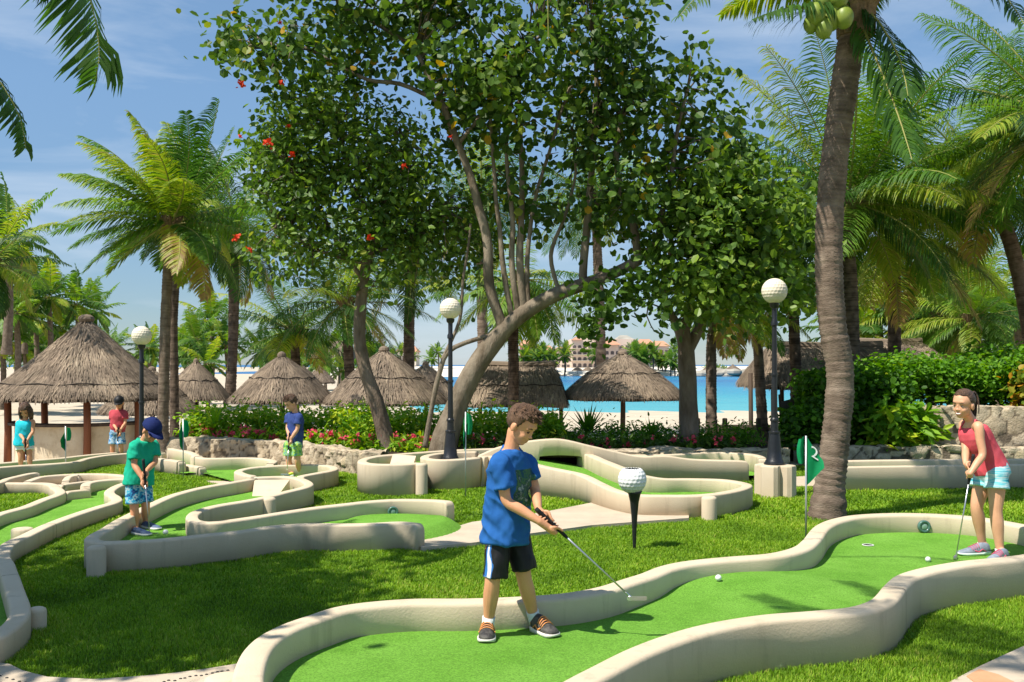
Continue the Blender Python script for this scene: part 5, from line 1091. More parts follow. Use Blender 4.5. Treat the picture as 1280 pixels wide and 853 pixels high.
# ------------------------------------------------------------------ people
def V3(p): return np.array(tuple(p), float)
def remeshed(name, mb, voxel, mats, parent, smooth_it=2, disp=None, fac=.5):
    o = mb.build('tmp_body', mats, None)
    m1 = o.modifiers.new('r', 'REMESH'); m1.mode = 'VOXEL'; m1.voxel_size = voxel; m1.use_smooth_shade = True
    if smooth_it: m2 = o.modifiers.new('s', 'SMOOTH'); m2.iterations = smooth_it; m2.factor = fac
    bpy.context.view_layer.update()
    me = bpy.data.meshes.new_from_object(o.evaluated_get(bpy.context.evaluated_depsgraph_get())); me.name = name
    COL.objects.unlink(o); bpy.data.objects.remove(o)
    if not len(me.materials):
        for mm in (mats if isinstance(mats, (list, tuple)) else [mats]): me.materials.append(mm)
    if disp:
        n = len(me.vertices); co = np.empty(n*3); nn = np.empty(n*3); me.vertices.foreach_get('co', co); me.vertex_normals.foreach_get('vector', nn); co = co.reshape(-1,3); nn = nn.reshape(-1,3)
        co = co + nn*np.array([disp(Vector(q)) for q in co])[:,None]; me.vertices.foreach_set('co', co.ravel()); me.update()
    me.polygons.foreach_set('use_smooth', np.full(len(me.polygons), True))
    return link(name, me, parent)
def folds(amp, sx=9.0, sz=16.0, seed=0):
    def f(q):
        a = noise.noise(Vector((q.x*sx, q.y*sx, q.z*sz + q.x*9 + seed))); b_ = noise.noise(Vector((q.x*sx*2.2 + 5, q.y*sx*2.2, q.z*sz*1.6 - q.x*14 + seed)))
        return amp*((1-abs(a)*2.6)*.8 + .5*b_)
    return f
def limb(mb, pts, rad, n=14, ends=True, m=0):
    q = spline([tuple(p)+(r,) for p, r in zip(pts, rad)], .012); p = q[:, :3]; r = np.maximum(q[:, 3], .003)
    mb.tube(p, r, n, m=m)
    if ends:
        for e in (0, -1): mb.ball(p[e], r[e]*.98, nu=n, nv=8, m=m)
def rings_frame(pts, F, rads, n=22, p_exp=2.3):
    """elliptical sections square to the spine; rads = [(side, fwd)]"""
    P = np.array([tuple(p) for p in pts], float); T = norm(np.gradient(P, axis=0)); out = []; a = np.arange(n)/n*2*np.pi
    for i in range(len(P)):
        t = T[i]; f = F - t*np.dot(F,t); f /= np.linalg.norm(f); s = np.cross(t, f)
        ca, sa = np.cos(a), np.sin(a); e = 2/p_exp
        out.append(P[i] + (np.sign(ca)*np.abs(ca)**e*rads[i][0])[:,None]*s + (np.sign(sa)*np.abs(sa)**e*rads[i][1])[:,None]*f)
    return out
def dense(pts, rads, k=4):
    q = spline([tuple(p)+tuple(r) for p, r in zip(pts, rads)], .03); return q[:, :3], q[:, 3:]
def frame(yaw_vec, pitch, roll=0):
    f = V3(yaw_vec); f[2] = 0; f /= np.linalg.norm(f); up = np.array([0,0,1.0]); r = np.cross(f, up)
    f2 = f*math.cos(pitch) - up*math.sin(pitch); u2 = up*math.cos(pitch) + f*math.sin(pitch)
    r2 = r*math.cos(roll) + u2*math.sin(roll); u3 = np.cross(r2, f2); return f2, r2, u3
def head_blobs(mb, c, fr, s=1.0):
    f, r, u = fr; Mx = np.stack([f, r, u], 1)
    def bl(o, rad, nu=16, nv=10): mb.ball(V3(c) + Mx @ (np.array(o)*s), rad[0]*s, rad[1]*s, rad[2]*s, nu, nv, mat3=Mx)
    bl((-.004,0,.032), (.093,.075,.086), 24, 16); bl((.020,0,-.028), (.068,.061,.078), 20, 14); bl((.046,0,-.082), (.030,.032,.024)); bl((.012,0,-.060), (.055,.052,.040))
    for sd in (-1, 1):
        bl((.052, sd*.032,-.036), (.027,.023,.024)); bl((-.006, sd*.075,-.012), (.020,.010,.032)); bl((.000, sd*.079,-.004), (.014,.009,.020)); bl((.068, sd*.030,.016), (.016,.022,.009))
        bl((.086, sd*.010,-.033), (.009,.008,.007))
    bl((.083,0,-.008), (.010,.009,.026)); bl((.091,0,-.029), (.013,.011,.010)); bl((.078,0,-.058), (.009,.022,.008)); bl((.076,0,-.069), (.009,.018,.008)); bl((.070,0,.032),(.022,.05,.02)); bl((.060,0,-.055),(.025,.036,.022))
def head_parts(parent, c, fr, s=1.0, smile=False, lids=.35):
    f, r, u = fr; Mx = np.stack([f, r, u], 1); P = lambda o: V3(c) + Mx @ (np.array(o)*s)
    for sd in (-1, 1):
        if smile:
            b = MB(); b.ball(P((.0765, sd*.0305,-.003)), .0055*s, .0100*s, .0038*s, 12, 8, mat3=Mx); e = b.build('eye', M['eyewhite'], parent)
            b = MB(); b.ball(P((.0795, sd*.0315,-.003)), .0035*s, .0062*s, .0044*s, 10, 6, mat3=Mx); b.build('iris', M['eye'], e)
        else:
            b = MB(); b.ball(P((.0765, sd*.0305,-.006)), .0065*s, .0115*s, .0035*s, 12, 8, mat3=Mx); b.build('eye', M['eye'], parent)
        b = MB(); b.tube([P((.074, sd*.045,.000)), P((.0835, sd*.031,.0035)), P((.080, sd*.018,-.001))], [.0013*s,.0022*s,.0014*s], 6); b.build('eyelash', M['hair2'], parent)
        b = MB(); b.tube([P((.072, sd*.050,.019)), P((.087, sd*.034,.026)), P((.088, sd*.015,.021))], [.0015*s,.0030*s,.0026*s], 6); b.build('eyebrow', M['hair2'], parent)
    b = MB()
    if smile:
        b.tube([P((.068,-.027,-.055)), P((.081,-.014,-.062)), P((.0845,0,-.064)), P((.081,.014,-.062)), P((.068,.027,-.055))], [.0015*s,.0052*s,.006*s,.0052*s,.0015*s], 8); b.build('teeth', M['teeth'], parent)
        for dz, rr in ((.0065, .0026), (-.0075, .0034)):
            b = MB(); b.tube([P((.067,-.029,-.054)), P((.0815,-.015,-.062+dz)), P((.0855,0,-.064+dz)), P((.0815,.015,-.062+dz)), P((.067,.029,-.054))], [.002*s,rr*s,rr*s,rr*s,.002*s], 8); b.build('lip', M['lip'], parent)
    else:
        b.tube([P((.072,-.020,-.0635)), P((.0815,-.009,-.0635)), P((.0840,0,-.064)), P((.0815,.009,-.0635)), P((.072,.020,-.0635))], [.0012*s,.003*s,.0034*s,.003*s,.0012*s], 8); b.build('lip', M['lip'], parent)
def hair_cap(parent, c, fr, s, matn='hair', spike=.012, fringe=.058, nape=-.055, seed=0, side=-.01, long=0.0, vol=1.0):
    f, r, u = fr; Mx = np.stack([f, r, u], 1); nu, nv = 64, 40; a = np.arange(nu)/nu*2*np.pi; rings = []
    for i in range(nv+1):
        th = -np.pi/2 + np.pi*(.01+.98*i/nv); ring = []
        for x in a:
            q = np.array([math.cos(x)*math.cos(th)*.100, math.sin(x)*math.cos(th)*.082, math.sin(th)*.095])*np.array([1,1,1])*vol + np.array([-.009,0,.036])
            front = 1 if q[0] > .0 else 0
            lim = fringe + .003*math.sin(q[1]*90+seed) if q[0] > .045 else (side + (fringe-side)*min(1,max(0,(q[0]-.012)/.033))**1.5 if q[0] > -.012 else nape - long*(1 if q[0] < -.0 else 0))
            nz = noise.noise(Vector((q[0]*34, q[1]*34, q[2]*16 + seed)))*.6 + noise.noise(Vector((q[0]*80, q[1]*80, q[2]*40 + seed)))*.4
            tt = min(1, max(0, (q[2] - lim + .010)/.020)); tt = tt*tt*(3-2*tt); k = .84 + tt*(.16 + spike/.09*(nz + .35)*(1.0 if q[2] > .05 else .45))
            ring.append(V3(c) + Mx @ (((q - np.array([-.009,0,.036]))*k + np.array([-.009,0,.036]))*s))
        rings.append(ring)
    b = MB(); b.loft(rings); return b.build('hair', M[matn], parent)
def tufts(parent, c, fr, s, n, seed, matn='hair', L=.042):
    r_ = np.random.default_rng(seed); f, r, u = fr; Mx = np.stack([f, r, u], 1); b = MB()
    for i in range(n):
        x = r_.uniform(0, 6.283); el = r_.uniform(.25, 1.5); d = np.array([math.cos(x)*math.cos(el), math.sin(x)*math.cos(el), math.sin(el)])
        p = d*np.array([.098,.080,.094]) + np.array([-.009,0,.036])
        if p[0] > .03 and p[2] < .075: p[2] = .075
        q = p + (d*.16 + np.array([.85*(1 if el > .6 else .35), r_.normal()*.22, -.25 if el < .6 else .0]))*L*r_.uniform(.6,1.3); mid = (p+q)/2 + d*.005
        b.tube([V3(c)+Mx@(p*s), V3(c)+Mx@(mid*s), V3(c)+Mx@(q*s)], [.0050*s,.0045*s,.0008], 5)
    return b.build('hair', M[matn], parent)
def cap_hat(parent, c, fr, s, matn):
    f, r, u = fr; Mx = np.stack([f, r, u], 1); nu, nv = 40, 14; a = np.arange(nu)/nu*2*np.pi; rings = []
    for i in range(nv+1):
        th = -.08 + (np.pi/2+.05)*i/nv
        rings.append([V3(c) + Mx @ (np.array([math.cos(x)*math.cos(th)*.106-.006, math.sin(x)*math.cos(th)*.089, math.sin(th)*.098+.034])*s) for x in a])
    b = MB(); b.loft(rings)
    P = []
    for j in range(9):
        y = -1 + j/4; xx = .082*math.sqrt(max(0,1-(y*.93)**2)); P.append([(.02+xx, y*.078, .030), (.02+xx+.075*math.sqrt(max(.02,1-y*y*.9)), y*.070, .018-.018*y*y), (.02+xx+.075*math.sqrt(max(.02,1-y*y*.9)), y*.070, .012-.018*y*y), (.02+xx-.004, y*.078, .022)])
    b.loft([[V3(c)+Mx@(np.array(q)*s) for q in row] for row in P]); b.ball(V3(c)+Mx@(np.array([-.006,0,.133])*s), .009*s)
    return b.build('cap', M[matn], parent)
def hand(mb, wrist, g, axis, s=1.0, thumb_dir=1, fr=.0085, gr=.0125):
    """palm beside the grip at g; four fingers of different lengths curl round the shaft, thumb lies along it"""
    w, g, ax = V3(wrist), V3(g), V3(axis); ax /= np.linalg.norm(ax)
    p = w - g; p -= ax*np.dot(p, ax); p /= np.linalg.norm(p); q = np.cross(ax, p)*thumb_dir; R0 = gr + fr*s*.9
    pc = g + p*(gr + .020*s); Mx = np.stack([p, q, ax], 1); mb.ball(pc + p*.004*s - q*.006*s, .018*s, .030*s, .038*s, 14, 10, mat3=Mx)
    limb(mb, [w, (w*.45+pc*.55), pc], [.023*s,.024*s,.024*s], 12)
    for k, (t, ln, rf) in enumerate(((-.032, 3.2, .95), (-.011, 3.75, 1.05), (.010, 3.6, 1.03), (.030, 3.0, .88))):
        pts = []
        for j in range(9):
            an = -.55 + ln*j/8; rr = R0 + (.012*s*(1-j/2) if j < 2 else 0) + .002*math.sin(j*1.57)
            pts.append(g + ax*(t*s + .006*j/8) + (p*math.cos(an) + q*math.sin(an))*rr)
        mb.tube(pts, [fr*s*rf*1.12, fr*s*rf*1.12, fr*s*rf*1.05, fr*s*rf, fr*s*rf*1.04, fr*s*rf*.95, fr*s*rf*.95, fr*s*rf*.88, fr*s*rf*.6], 8); mb.ball(pts[-1], fr*s*rf*.62, nu=8, nv=6)
    a0 = pc - ax*.018*s - q*.022*s; th = [a0, a0 - q*.012*s - p*.012*s + ax*.014*s, g - q*(R0) + ax*.030*s, g - q*(R0-.001) - p*.004 + ax*.052*s]
    mb.tube(spline(th, .008), np.linspace(.0115*s, .0075*s, len(spline(th, .008))), 8); mb.ball(th[-1], .0075*s, nu=8, nv=6)
def shoe(parent, heel, toe, w, upper, sole, h=.075, accent=None, name='shoe', low=False):
    a, b_ = V3(heel), V3(toe); L = np.linalg.norm(b_-a); f = (b_-a)/L; s = np.cross(f, [0,0,1.0]); u = np.array([0,0,1.0])
    prof = [(0,.30,.72),(.03,.40,1.0),(.15,.45,1.12),(.30,.45,1.12),(.45,.47,.95),(.62,.53,.70),(.8,.52,.55),(.92,.42,.45),(.985,.24,.34),(1.0,.1,.26)]
    rings = []; a8 = np.linspace(0, np.pi, 9)
    for t, ww, hh in prof:
        if low and t < .5: hh = hh*.85
        c = a + f*L*t + u*.018; rings.append([c + s*(math.cos(x)*ww*w) + u*(math.sin(x)**.8*(hh*h-.012)) for x in a8] + [c - s*ww*w*.6 - u*.004, c + s*ww*w*.6 - u*.004])
    m = MB(); m.loft(rings); o = m.build(name, M[upper], parent)
    m = MB(); n = len(prof); rr = []
    for t, ww, hh in prof:
        c = a + f*(L*(t*1.03-.015)); k = ww*w*1.08; z1 = .024 + .006*(t < .3) ; z0 = .0015 + (.010*(t-.85)/.15 if t > .85 else 0); rr.append([c + s*k + u*z0, c + s*k*1.02 + u*z1, c - s*k*1.02 + u*z1, c - s*k + u*z0])
    m.loft(rr); m.build('sole', M[sole], o)
    if accent:
        m = MB()
        for t in (.40,.47,.54,.61):
            hh = np.interp(t, [q[0] for q in prof], [q[2] for q in prof])*h-.012; ww = np.interp(t, [q[0] for q in prof], [q[1] for q in prof])*w
            c = a + f*L*t + u*.019; m.tube([c + s*(math.cos(x)*ww*1.02) + u*(math.sin(x)**.8*hh*1.03+.001) for x in np.linspace(.5,2.64,7)], .0035, 5)
        m.build('lace', M[accent], o)
        for sd in (-1, 1):
            m = MB(); pts = []
            for t, z in ((.18,.030),(.30,.052),(.42,.030),(.56,.044)):
                ww = np.interp(t, [q[0] for q in prof], [q[1] for q in prof])*w; pts.append(a + f*L*t + s*sd*(ww*.985) + u*z)
            m.tube(pts, .005, 5); m.build('side_stripe', M[accent], o)
    return o
def putter(label, top, bottom, head_dir, up=None):
    a, b_ = V3(top), V3(bottom); root = thing('putter', label, 'golf putter', b_); d = (b_-a); L = np.linalg.norm(d); d /= L
    m = MB(); m.tube([a, a+d*.02, a+d*.24, a+d*.25], [.013,.0135,.0105,.008], 10); m.build('grip', M['rubber'], root)
    m = MB(); m.tube([a+d*.24, b_-d*.03], [.0062,.0048], 8); m.build('shaft', M['steel'], root)
    h = V3(head_dir); h[2] = 0; h /= np.linalg.norm(h); s = np.cross(h, [0,0,1]); u = np.array([0,0,1.0]); rr = []
    for t, k in ((-.03,.6),(-.024,1),(.075,1),(.085,.9),(.09,.5)):
        c = b_ + h*t; rr.append([c + s*.011*k - u*.012*k, c + s*.011*k + u*.012*k, c - s*.011*k + u*.008*k, c - s*.013*k - u*.012*k])
    m = MB(); m.loft(rr); m.tube([b_-d*.05, b_-d*.02, b_], [.0055,.0075,.006], 8); smooth_angle(m.build('club_head', M['steel'], root), 40); return root

def person(label, D, S, voxel=.006):
    """S: pose in photo pixels with depth offsets, sizes in metres"""
    J = {k: V3(at(v[0], v[1], D + (v[2] if len(v) > 2 else 0))) for k, v in S['j'].items()}
    sc = S.get('s', 1.0); F = V3(S['face'] + (0,)); F /= np.linalg.norm(F); Rt = np.array([F[1], -F[0], 0])
    pel = J['pelvis']; root = thing('person', label, 'person', (pel[0], pel[1], S.get('zg', .1)))
    fr = frame(S['hf'] + (0,), R(S.get('hp', 20)), R(S.get('hr', 0))); hs = S.get('hs', 1.0)*sc
    mb = MB(); head_blobs(mb, J['head'], fr, hs)
    nb = J['neck']; hb = J['head'] - fr[2]*.055*hs - fr[0]*.018*hs
    limb(mb, [nb - np.array([0,0,.05*sc]), nb, (nb+hb)/2, hb], [.056*sc,.046*sc,.043*sc,.045*sc])
    ch = J['chest']; wa = J['waist']; bw = S.get('bw', 1.0)
    p, rd = dense([pel - (wa-pel)*.35, pel, wa, ch, nb*.6+ch*.4, nb], [(.08*sc*bw,.065*sc*bw),(.108*sc*bw,.085*sc*bw),(.105*sc*bw,.080*sc*bw),(.120*sc*bw,.088*sc*bw),(.105*sc*bw,.07*sc*bw),(.05*sc,.05*sc)]); mb.loft(rings_frame(p, F, rd))
    for k in 'RL':
        sh, el, wr, hp, kn, an = (J[k+x] for x in ('sh','el','wr','hip','kn','an')); a = S.get('arm', 1.0)*sc; l = S.get('leg', 1.0)*sc
        inn = sh*.55 + (nb*.5+ch*.5)*.45
        limb(mb, [inn, sh, sh*.5+el*.5, el, el*.6+wr*.4, wr], [.038*a,.041*a,.036*a,.031*a,.032*a,.021*a])
        limb(mb, [hp, hp*.5+kn*.5, kn, kn*.68+an*.32, kn*.3+an*.7, an], [.070*l,.062*l,.047*l,.048*l,.036*l,.029*l])
        ft = J.get(k+'toe'); limb(mb, [an, an*.55 + S['feet'][k][0]*.45 + np.array([0,0,.02]), S['feet'][k][0]*.55 + S['feet'][k][1]*.45 + np.array([0,0,.030])], [.03*l,.034*l,.028*l])
        if S.get('grip') is not None:
            g, ax = S['grip'][k]; hand(mb, wr, g, ax, S.get('hand', .9)*sc, 1 if k == 'R' else -1)
    body = remeshed('body', mb, voxel, M[S.get('skin','skin')], root, 3)
    head_parts(body, J['head'], fr, hs, S.get('smile', False)) if S.get('facep', True) else None
    # clothing
    st = S['shirt']; cb = MB(); hem = J['hem']; sw = st.get('w', 1.0)*sc
    top_r = (.075*sc,.066*sc) if not st.get('tank') else (.085*sc,.06*sc)
    pts = [hem, hem*.5+wa*.5 if st.get('long') else (hem*.6+wa*.4), wa, wa*.5+ch*.5, ch, ch*.45+nb*.55, nb - (nb-ch)*st.get('neck',-.04)]
    rads = [(st['hem'][0]*sw, st['hem'][1]*sw), (st['hem'][0]*sw*.98, st['hem'][1]*sw*.98), (.142*sw,.116*sw), (.138*sw,.112*sw), (.143*sw,.112*sw), (.128*sw,.090*sw), top_r]
    p, rd = dense(pts, rads); cb.loft(rings_frame(p, F, rd))
    for k in 'RL':
        sh, el = J[k+'sh'], J[k+'el']; 
        if st.get('tank'):
            continue
        e = sh + (el-sh)*st.get('sleeve', .55); inn = sh*.5 + (nb*.45+ch*.55)*.5; q = spline([tuple(inn)+(.050*sc,), tuple(sh - np.array([0,0,.008*sc]))+(.055*sc,), tuple(sh*.5+e*.5)+(.055*sc,), tuple(e)+(.061*sc,)], .012); cb.tube(q[:,:3], q[:,3], 16)
    amp = st.get('fold', .006)*sc; shirt = remeshed('shirt', cb, max(voxel, .0065), M[st['mat']], body, 3, folds(amp, 7, 11, len(label)), .5)
    if st.get('print'):
        pass
    if st.get('print'):
        me = shirt.data; n = len(me.vertices); co = np.empty(n*3); me.vertices.foreach_get('co', co); co = co.reshape(-1,3); nr = np.empty(n*3); me.vertex_normals.foreach_get('vector', nr); nr = nr.reshape(-1,3)
        mid = ch*.62 + wa*.38; r = (co-mid) @ Rt; dd = np.maximum(np.abs(r + .008)/(.080*sc), np.abs(co[:,2]-mid[2]+.01)/(.112*sc)); dd = np.where(nr @ F > .25, dd, 2); a_ = me.attributes.new('tint','FLOAT','POINT'); a_.data.foreach_set('value', np.clip(dd*.5,0,1).astype(np.float32))
    so = S['shorts']; sb = MB(); w = so.get('w', 1.0)*sc; top = pel + (wa-pel)*so.get('rise',.55)
    p, rd = dense([top, pel, pel - (wa-pel)*.30], [(.122*w,.100*w),(.132*w,.108*w),(.128*w,.102*w)]); sb.loft(rings_frame(p, F, rd))
    for k in 'RL':
        hp = J[k+'hip']; he = J[k+'hem']; q = spline([tuple(hp + np.array([0,0,.01]))+(so.get('top',.082)*w,), tuple(hp*.5+he*.5)+(.084*w,), tuple(he)+(so.get('leg',.088)*w,)], .012); sb.tube(q[:,:3], q[:,3], 18); sb.ball(hp, so.get('top',.082)*w + .004*sc, nu=18, nv=12)
    mats = M[so['mat']]
    shorts = remeshed('shorts', sb, max(voxel, .0065), mats, body, 3, folds(so.get('fold',.006)*sc, 9, 7, 3), .5)
    if so.get('stripe'):
        me = shorts.data; n = len(me.vertices); co = np.empty(n*3); me.vertices.foreach_get('co', co); co = co.reshape(-1,3); nr = np.empty(n*3); me.vertex_normals.foreach_get('vector', nr); nr = nr.reshape(-1,3)
        r = (co - pel) @ Rt; val = np.where(r*(nr @ Rt) > 0, np.abs(nr @ Rt) - .35*np.abs(nr @ F + .15), 0); val = np.where(np.abs(r) > .045, val, 0); a_ = me.attributes.new('tint','FLOAT','POINT'); a_.data.foreach_set('value', np.clip(val,0,1).astype(np.float32))
    for k in 'RL':
        shs = S['shoes']; h_, t_ = S['feet'][k]; shoe(body, h_, t_, shs.get('w',.078)*sc, shs['mat'], shs.get('sole','sole'), shs.get('h',.075)*sc, shs.get('accent'), low=shs.get('low', False))
        if S.get('sock'):
            an = J[k+'an']; m = MB(); up = (J[k+'kn']-an); up /= np.linalg.norm(up); m.tube([an - up*.035*sc, an, an + up*S['sock']*sc], [.040*sc,.037*sc,.038*sc], 16); m.build('sock', M['sock'], body)
    hr = S.get('hair', 'short')
    if hr == 'short': hair_cap(body, J['head'], fr, hs, S.get('hairmat','hair'), .012, .062, -.05, 1); tufts(body, J['head'], fr, hs, S.get('tufts', 420), 4, S.get('hairmat','hair'))
    elif hr == 'pony':
        hair_cap(body, J['head'], fr, hs, 'hair2', .003, .082, -.05, 2, side=.016, vol=.99); f, r, u = fr; b = MB(); c = J['head']
        pts = [c + (-f*.085+u*.075)*hs, c + (-f*.125+u*.080)*hs, c + (-f*.150+u*.03)*hs, c + (-f*.142-u*.05)*hs, c + (-f*.115-u*.125)*hs]
        for j in range(26):
            o = rng.normal(0, .011, 3); b.tube(spline([q + o*(i/2) for i, q in enumerate(pts)], .02), np.linspace(.020,.006,len(spline([q for q in pts], .02))) if False else np.linspace(.011, .003, len(spline([q for q in pts], .02)) if False else len(spline([q + o*(i/2) for i, q in enumerate(pts)], .02))), 6)
        b.build('ponytail', M['hair2'], body); b = MB(); b.tube([pts[0]+f*.004, (pts[0]+pts[1])/2], [.022*hs,.021*hs], 10); b.build('hair_tie', M['white'], body)
    elif hr == 'long':
        hair_cap(body, J['head'], fr, hs, 'hair2', .006, .050, -.06, 2, side=-.02, long=.05); f, r, u = fr; b = MB(); c = J['head']
        for j in range(22):
            x = -2.2 + 4.4*j/21; d = -f*math.cos(x)*.09 + r*math.sin(x)*.084; b.tube([c + (d*.9+u*.05)*hs, c + (d*1.08-u*.03)*hs, c + (d*1.05-u*.10)*hs + rng.normal(0,.004,3), c + (d*.98-u*(.155+.02*rng.random()))*hs], [.016*hs,.020*hs,.018*hs,.006*hs], 7)
        b.build('long_hair', M['hair2'], body)
    elif hr == 'cap': hair_cap(body, J['head'], fr, hs, 'hair2', .001, .062, -.045, 2, vol=.95); cap_hat(body, J['head'], fr, hs, S['capmat'])
    if S.get('tank_straps'):
        b = MB()
        for k in 'RL':
            sh = J[k+'sh']; t = nb*.42 + sh*.58 + np.array([0,0,.035*sc]); fr_ = ch + F*.080*sc + Rt*(.075 if k == 'R' else -.075)*sc + (nb-ch)*.42; bk = ch - F*.085*sc + Rt*(.06 if k == 'R' else -.06)*sc + (nb-ch)*.42
            b.tube(spline([fr_, (fr_+t)/2 + F*.004*sc + (nb-ch)*.02, t, (bk+t)/2 - F*.006*sc, bk], .02), .0075*sc, 6)
        b.build('strap', M[st['mat']], shirt)
    return root, J
def gripdir(a, b_): d = V3(b_)-V3(a); return d/np.linalg.norm(d)

# the boy in blue, nearest
D = 5.67; gt, gb = at(670, 636, 5.50), at(790, 748, 5.60); ax = gripdir(gt, gb); gl = V3(gt) + ax*.075; grr = V3(gt) + ax*.150
feet = {'R': (V3(G(610,793,.12)), V3(G(607.5,805,.12))), 'L': (V3(G(668,788,.12)), V3(G(695,798,.12)))}
person('boy in a blue T-shirt and black shorts bending over his putter on the front green', D, dict(zg=.12, face=(.80,-.60), hf=(.86,-.5), hp=30, hr=4, hs=.98, hand=.95,
  j=dict(head=(651.5,532,-.02), neck=(639,562,.0), chest=(637,590,.02), waist=(634,634,.03), pelvis=(633,664,.03), hem=(632,678,.02),
         Rsh=(624,579,-.10), Rel=(634,627,-.13), Rwr=(674,652,-.185), Lsh=(657,575,.10), Lel=(669,613,.06), Lwr=(673,637,-.10),
         Rhip=(622.5,662,-.03), Rkn=(615.5,727,-.06), Ran=(610,782,-.02), Rhem=(619,722,-.05), Lhip=(646,660,.07), Lkn=(655,722,.05), Lan=(668,774,.12), Lhem=(655,712,.05)),
  feet=feet, grip={'R': (grr, ax), 'L': (gl, ax)}, skin='skin', hair='short', hairmat='hair', sock=.055, arm=1.0, leg=.98,
  shirt=dict(mat='blue_print', print=True, hem=(.158,.128), w=1.0, sleeve=.66, fold=.015, long=True), shorts=dict(mat='black_striped', w=.85, leg=.090, top=.066, stripe=True, fold=.008, rise=.1), shoes=dict(mat='shoe_blk', sole='sole', accent='orange', h=.092, w=.092)), .0042)
putter('steel putter with black grip held by the boy in blue', gt, gb, (.9,.05,0))
# the girl on the right
D = 8.05; gt, gb = at(1217, 568, 7.86), G(1194.5, 697, .135); gb.y = 7.95; gb = at(1195, 696, 7.93); ax = gripdir(gt, gb); gl = V3(gt) + ax*.16; grr = V3(gt) + ax*.10
feet = {'R': (V3(G(1236,693,.12)), V3(G(1198,694.5,.12))), 'L': (V3(at(1258,699,7.86)), V3(at(1236,701,7.74)))}
for k in 'L':
    for q in feet[k]: q[2] = .12
person('smiling girl in a coral tank top and striped turquoise shorts, leaning on her putter', D, dict(zg=.12, face=(-.86,-.5), hf=(-.82,-.57), hp=6, hr=3, hs=1.03, smile=True, hand=.95, skin='skin2',
  j=dict(head=(1204.5,506,-.04), neck=(1214,527,.0), chest=(1219,545,.0), waist=(1234,573,.02), pelvis=(1241,591,.02), hem=(1240,589,.02),
         Lsh=(1223,533,-.14), Lel=(1228,569,-.18), Lwr=(1213,592,-.235), Rsh=(1205,530,.11), Rel=(1207,563,.0), Rwr=(1207,580,-.12),
         Lhip=(1246,594,-.06), Lkn=(1245,639,-.09), Lan=(1250,689,-.10), Lhem=(1246,611,-.075), Rhip=(1230,594,.10), Rkn=(1221,634,.06), Ran=(1228,681,.10), Rhem=(1227,610,.08)),
  feet=feet, grip={'R': (grr, ax), 'L': (gl, ax)}, hair='pony', sock=.02, arm=.98, leg=1.08, bw=.94, tank_straps=True,
  shirt=dict(mat='coral', hem=(.150,.132), w=.93, tank=True, fold=.0035, neck=.32), shorts=dict(mat='girl_shorts', w=1.08, leg=.094, rise=.75, fold=.002), shoes=dict(mat='shoe_gry', sole='mint', accent='pinklace', h=.085, w=.085)), .0055)
putter('silver putter with purple black grip standing in front of the girl', gt, gb, (-.5,-.8,0))
# the boy in green
D = 9.44; gt, gb = at(179, 574, 9.22), at(187, 667, 9.22); ax = gripdir(gt, gb); grr = V3(gt) + ax*.24; gl = V3(gt) + ax*.15
feet = {'R': (V3(G(167,668,.10)), V3(G(188,670.5,.10))), 'L': (V3(G(179,660,.10)), V3(G(200,663,.10)))}
person('boy in an emerald T-shirt and navy cap putting on the left green', D, dict(zg=.1, face=(.78,-.62), hf=(.85,-.5), hp=34, hs=1.0, facep=True, hair='cap', capmat='navy',
  j=dict(head=(189,538,-.05), neck=(181,551,0), chest=(178,565,.02), waist=(174,592,.03), pelvis=(173,607,.03), hem=(173,606,.02),
         Rsh=(169,557,-.09), Rel=(168,581,-.13), Rwr=(178,598,-.19), Lsh=(191,555,.08), Lel=(194,577,.03), Lwr=(183,589,-.14),
         Rhip=(167,608,-.03), Rkn=(168,636,-.06), Ran=(170,661,-.02), Rhem=(167,630,-.05), Lhip=(180,606,.06), Lkn=(182,632,.03), Lan=(182,655,.12), Lhem=(182,628,.03)),
  feet=feet, grip={'R': (grr, ax), 'L': (gl, ax)}, leg=.88, arm=.92, shirt=dict(mat='green_t', hem=(.152,.125), w=.98, sleeve=.72, fold=.008), shorts=dict(mat='plaid', w=.88, leg=.09), shoes=dict(mat='boatshoe', sole='white', h=.068, low=True)), .0065)
putter('putter held upright by the boy in the emerald T-shirt', gt, gb, (.95,-.2,0))
# the boy in navy
D = 14.1; gt, gb = at(362, 541, 13.9), at(358.5, 593, 13.9); ax = gripdir(gt, gb); grr = V3(gt) + ax*.08; gl = V3(gt) + ax*.14
feet = {'L': (V3(G(367,596,.09)), V3(G(354,596.5,.09))), 'R': (V3(G(379,592.5,.09)), V3(G(368,594,.09)))}
person('boy in a dusty navy T-shirt and lime check shorts in front of the stone wall', D, dict(zg=.09, face=(-.75,-.66), hf=(-.75,-.6), hp=28, hs=1.0, hair='short', hairmat='hair2', tufts=120,
  j=dict(head=(364,504,-.03), neck=(369,516,0), chest=(369.5,525,.02), waist=(369,545,.02), pelvis=(367,556,.02), hem=(368.5,559.5,.02),
         Lsh=(374,521,-.12), Lel=(371.5,537,-.15), Lwr=(363.5,549,-.2), Rsh=(361,520,.09), Rel=(359.5,536,.02), Rwr=(361.5,545,-.12),
         Lhip=(371,557,-.05), Lkn=(372,576,-.07), Lan=(374,590,.02), Lhem=(371.5,570,-.06), Rhip=(361,557,.06), Rkn=(361,576,.04), Ran=(364,592,.08), Rhem=(360,570,.05)),
  feet={'L': feet['R'], 'R': feet['L']}, grip={'R': (grr, ax), 'L': (gl, ax)}, leg=.92, arm=.92, skin='skin2', shirt=dict(mat='navy2', hem=(.130,.110), w=.95, sleeve=.6), shorts=dict(mat='limeplaid', w=.88, leg=.092, rise=.85), shoes=dict(mat='yellowshoe', sole='white', h=.06, low=True)), .008)
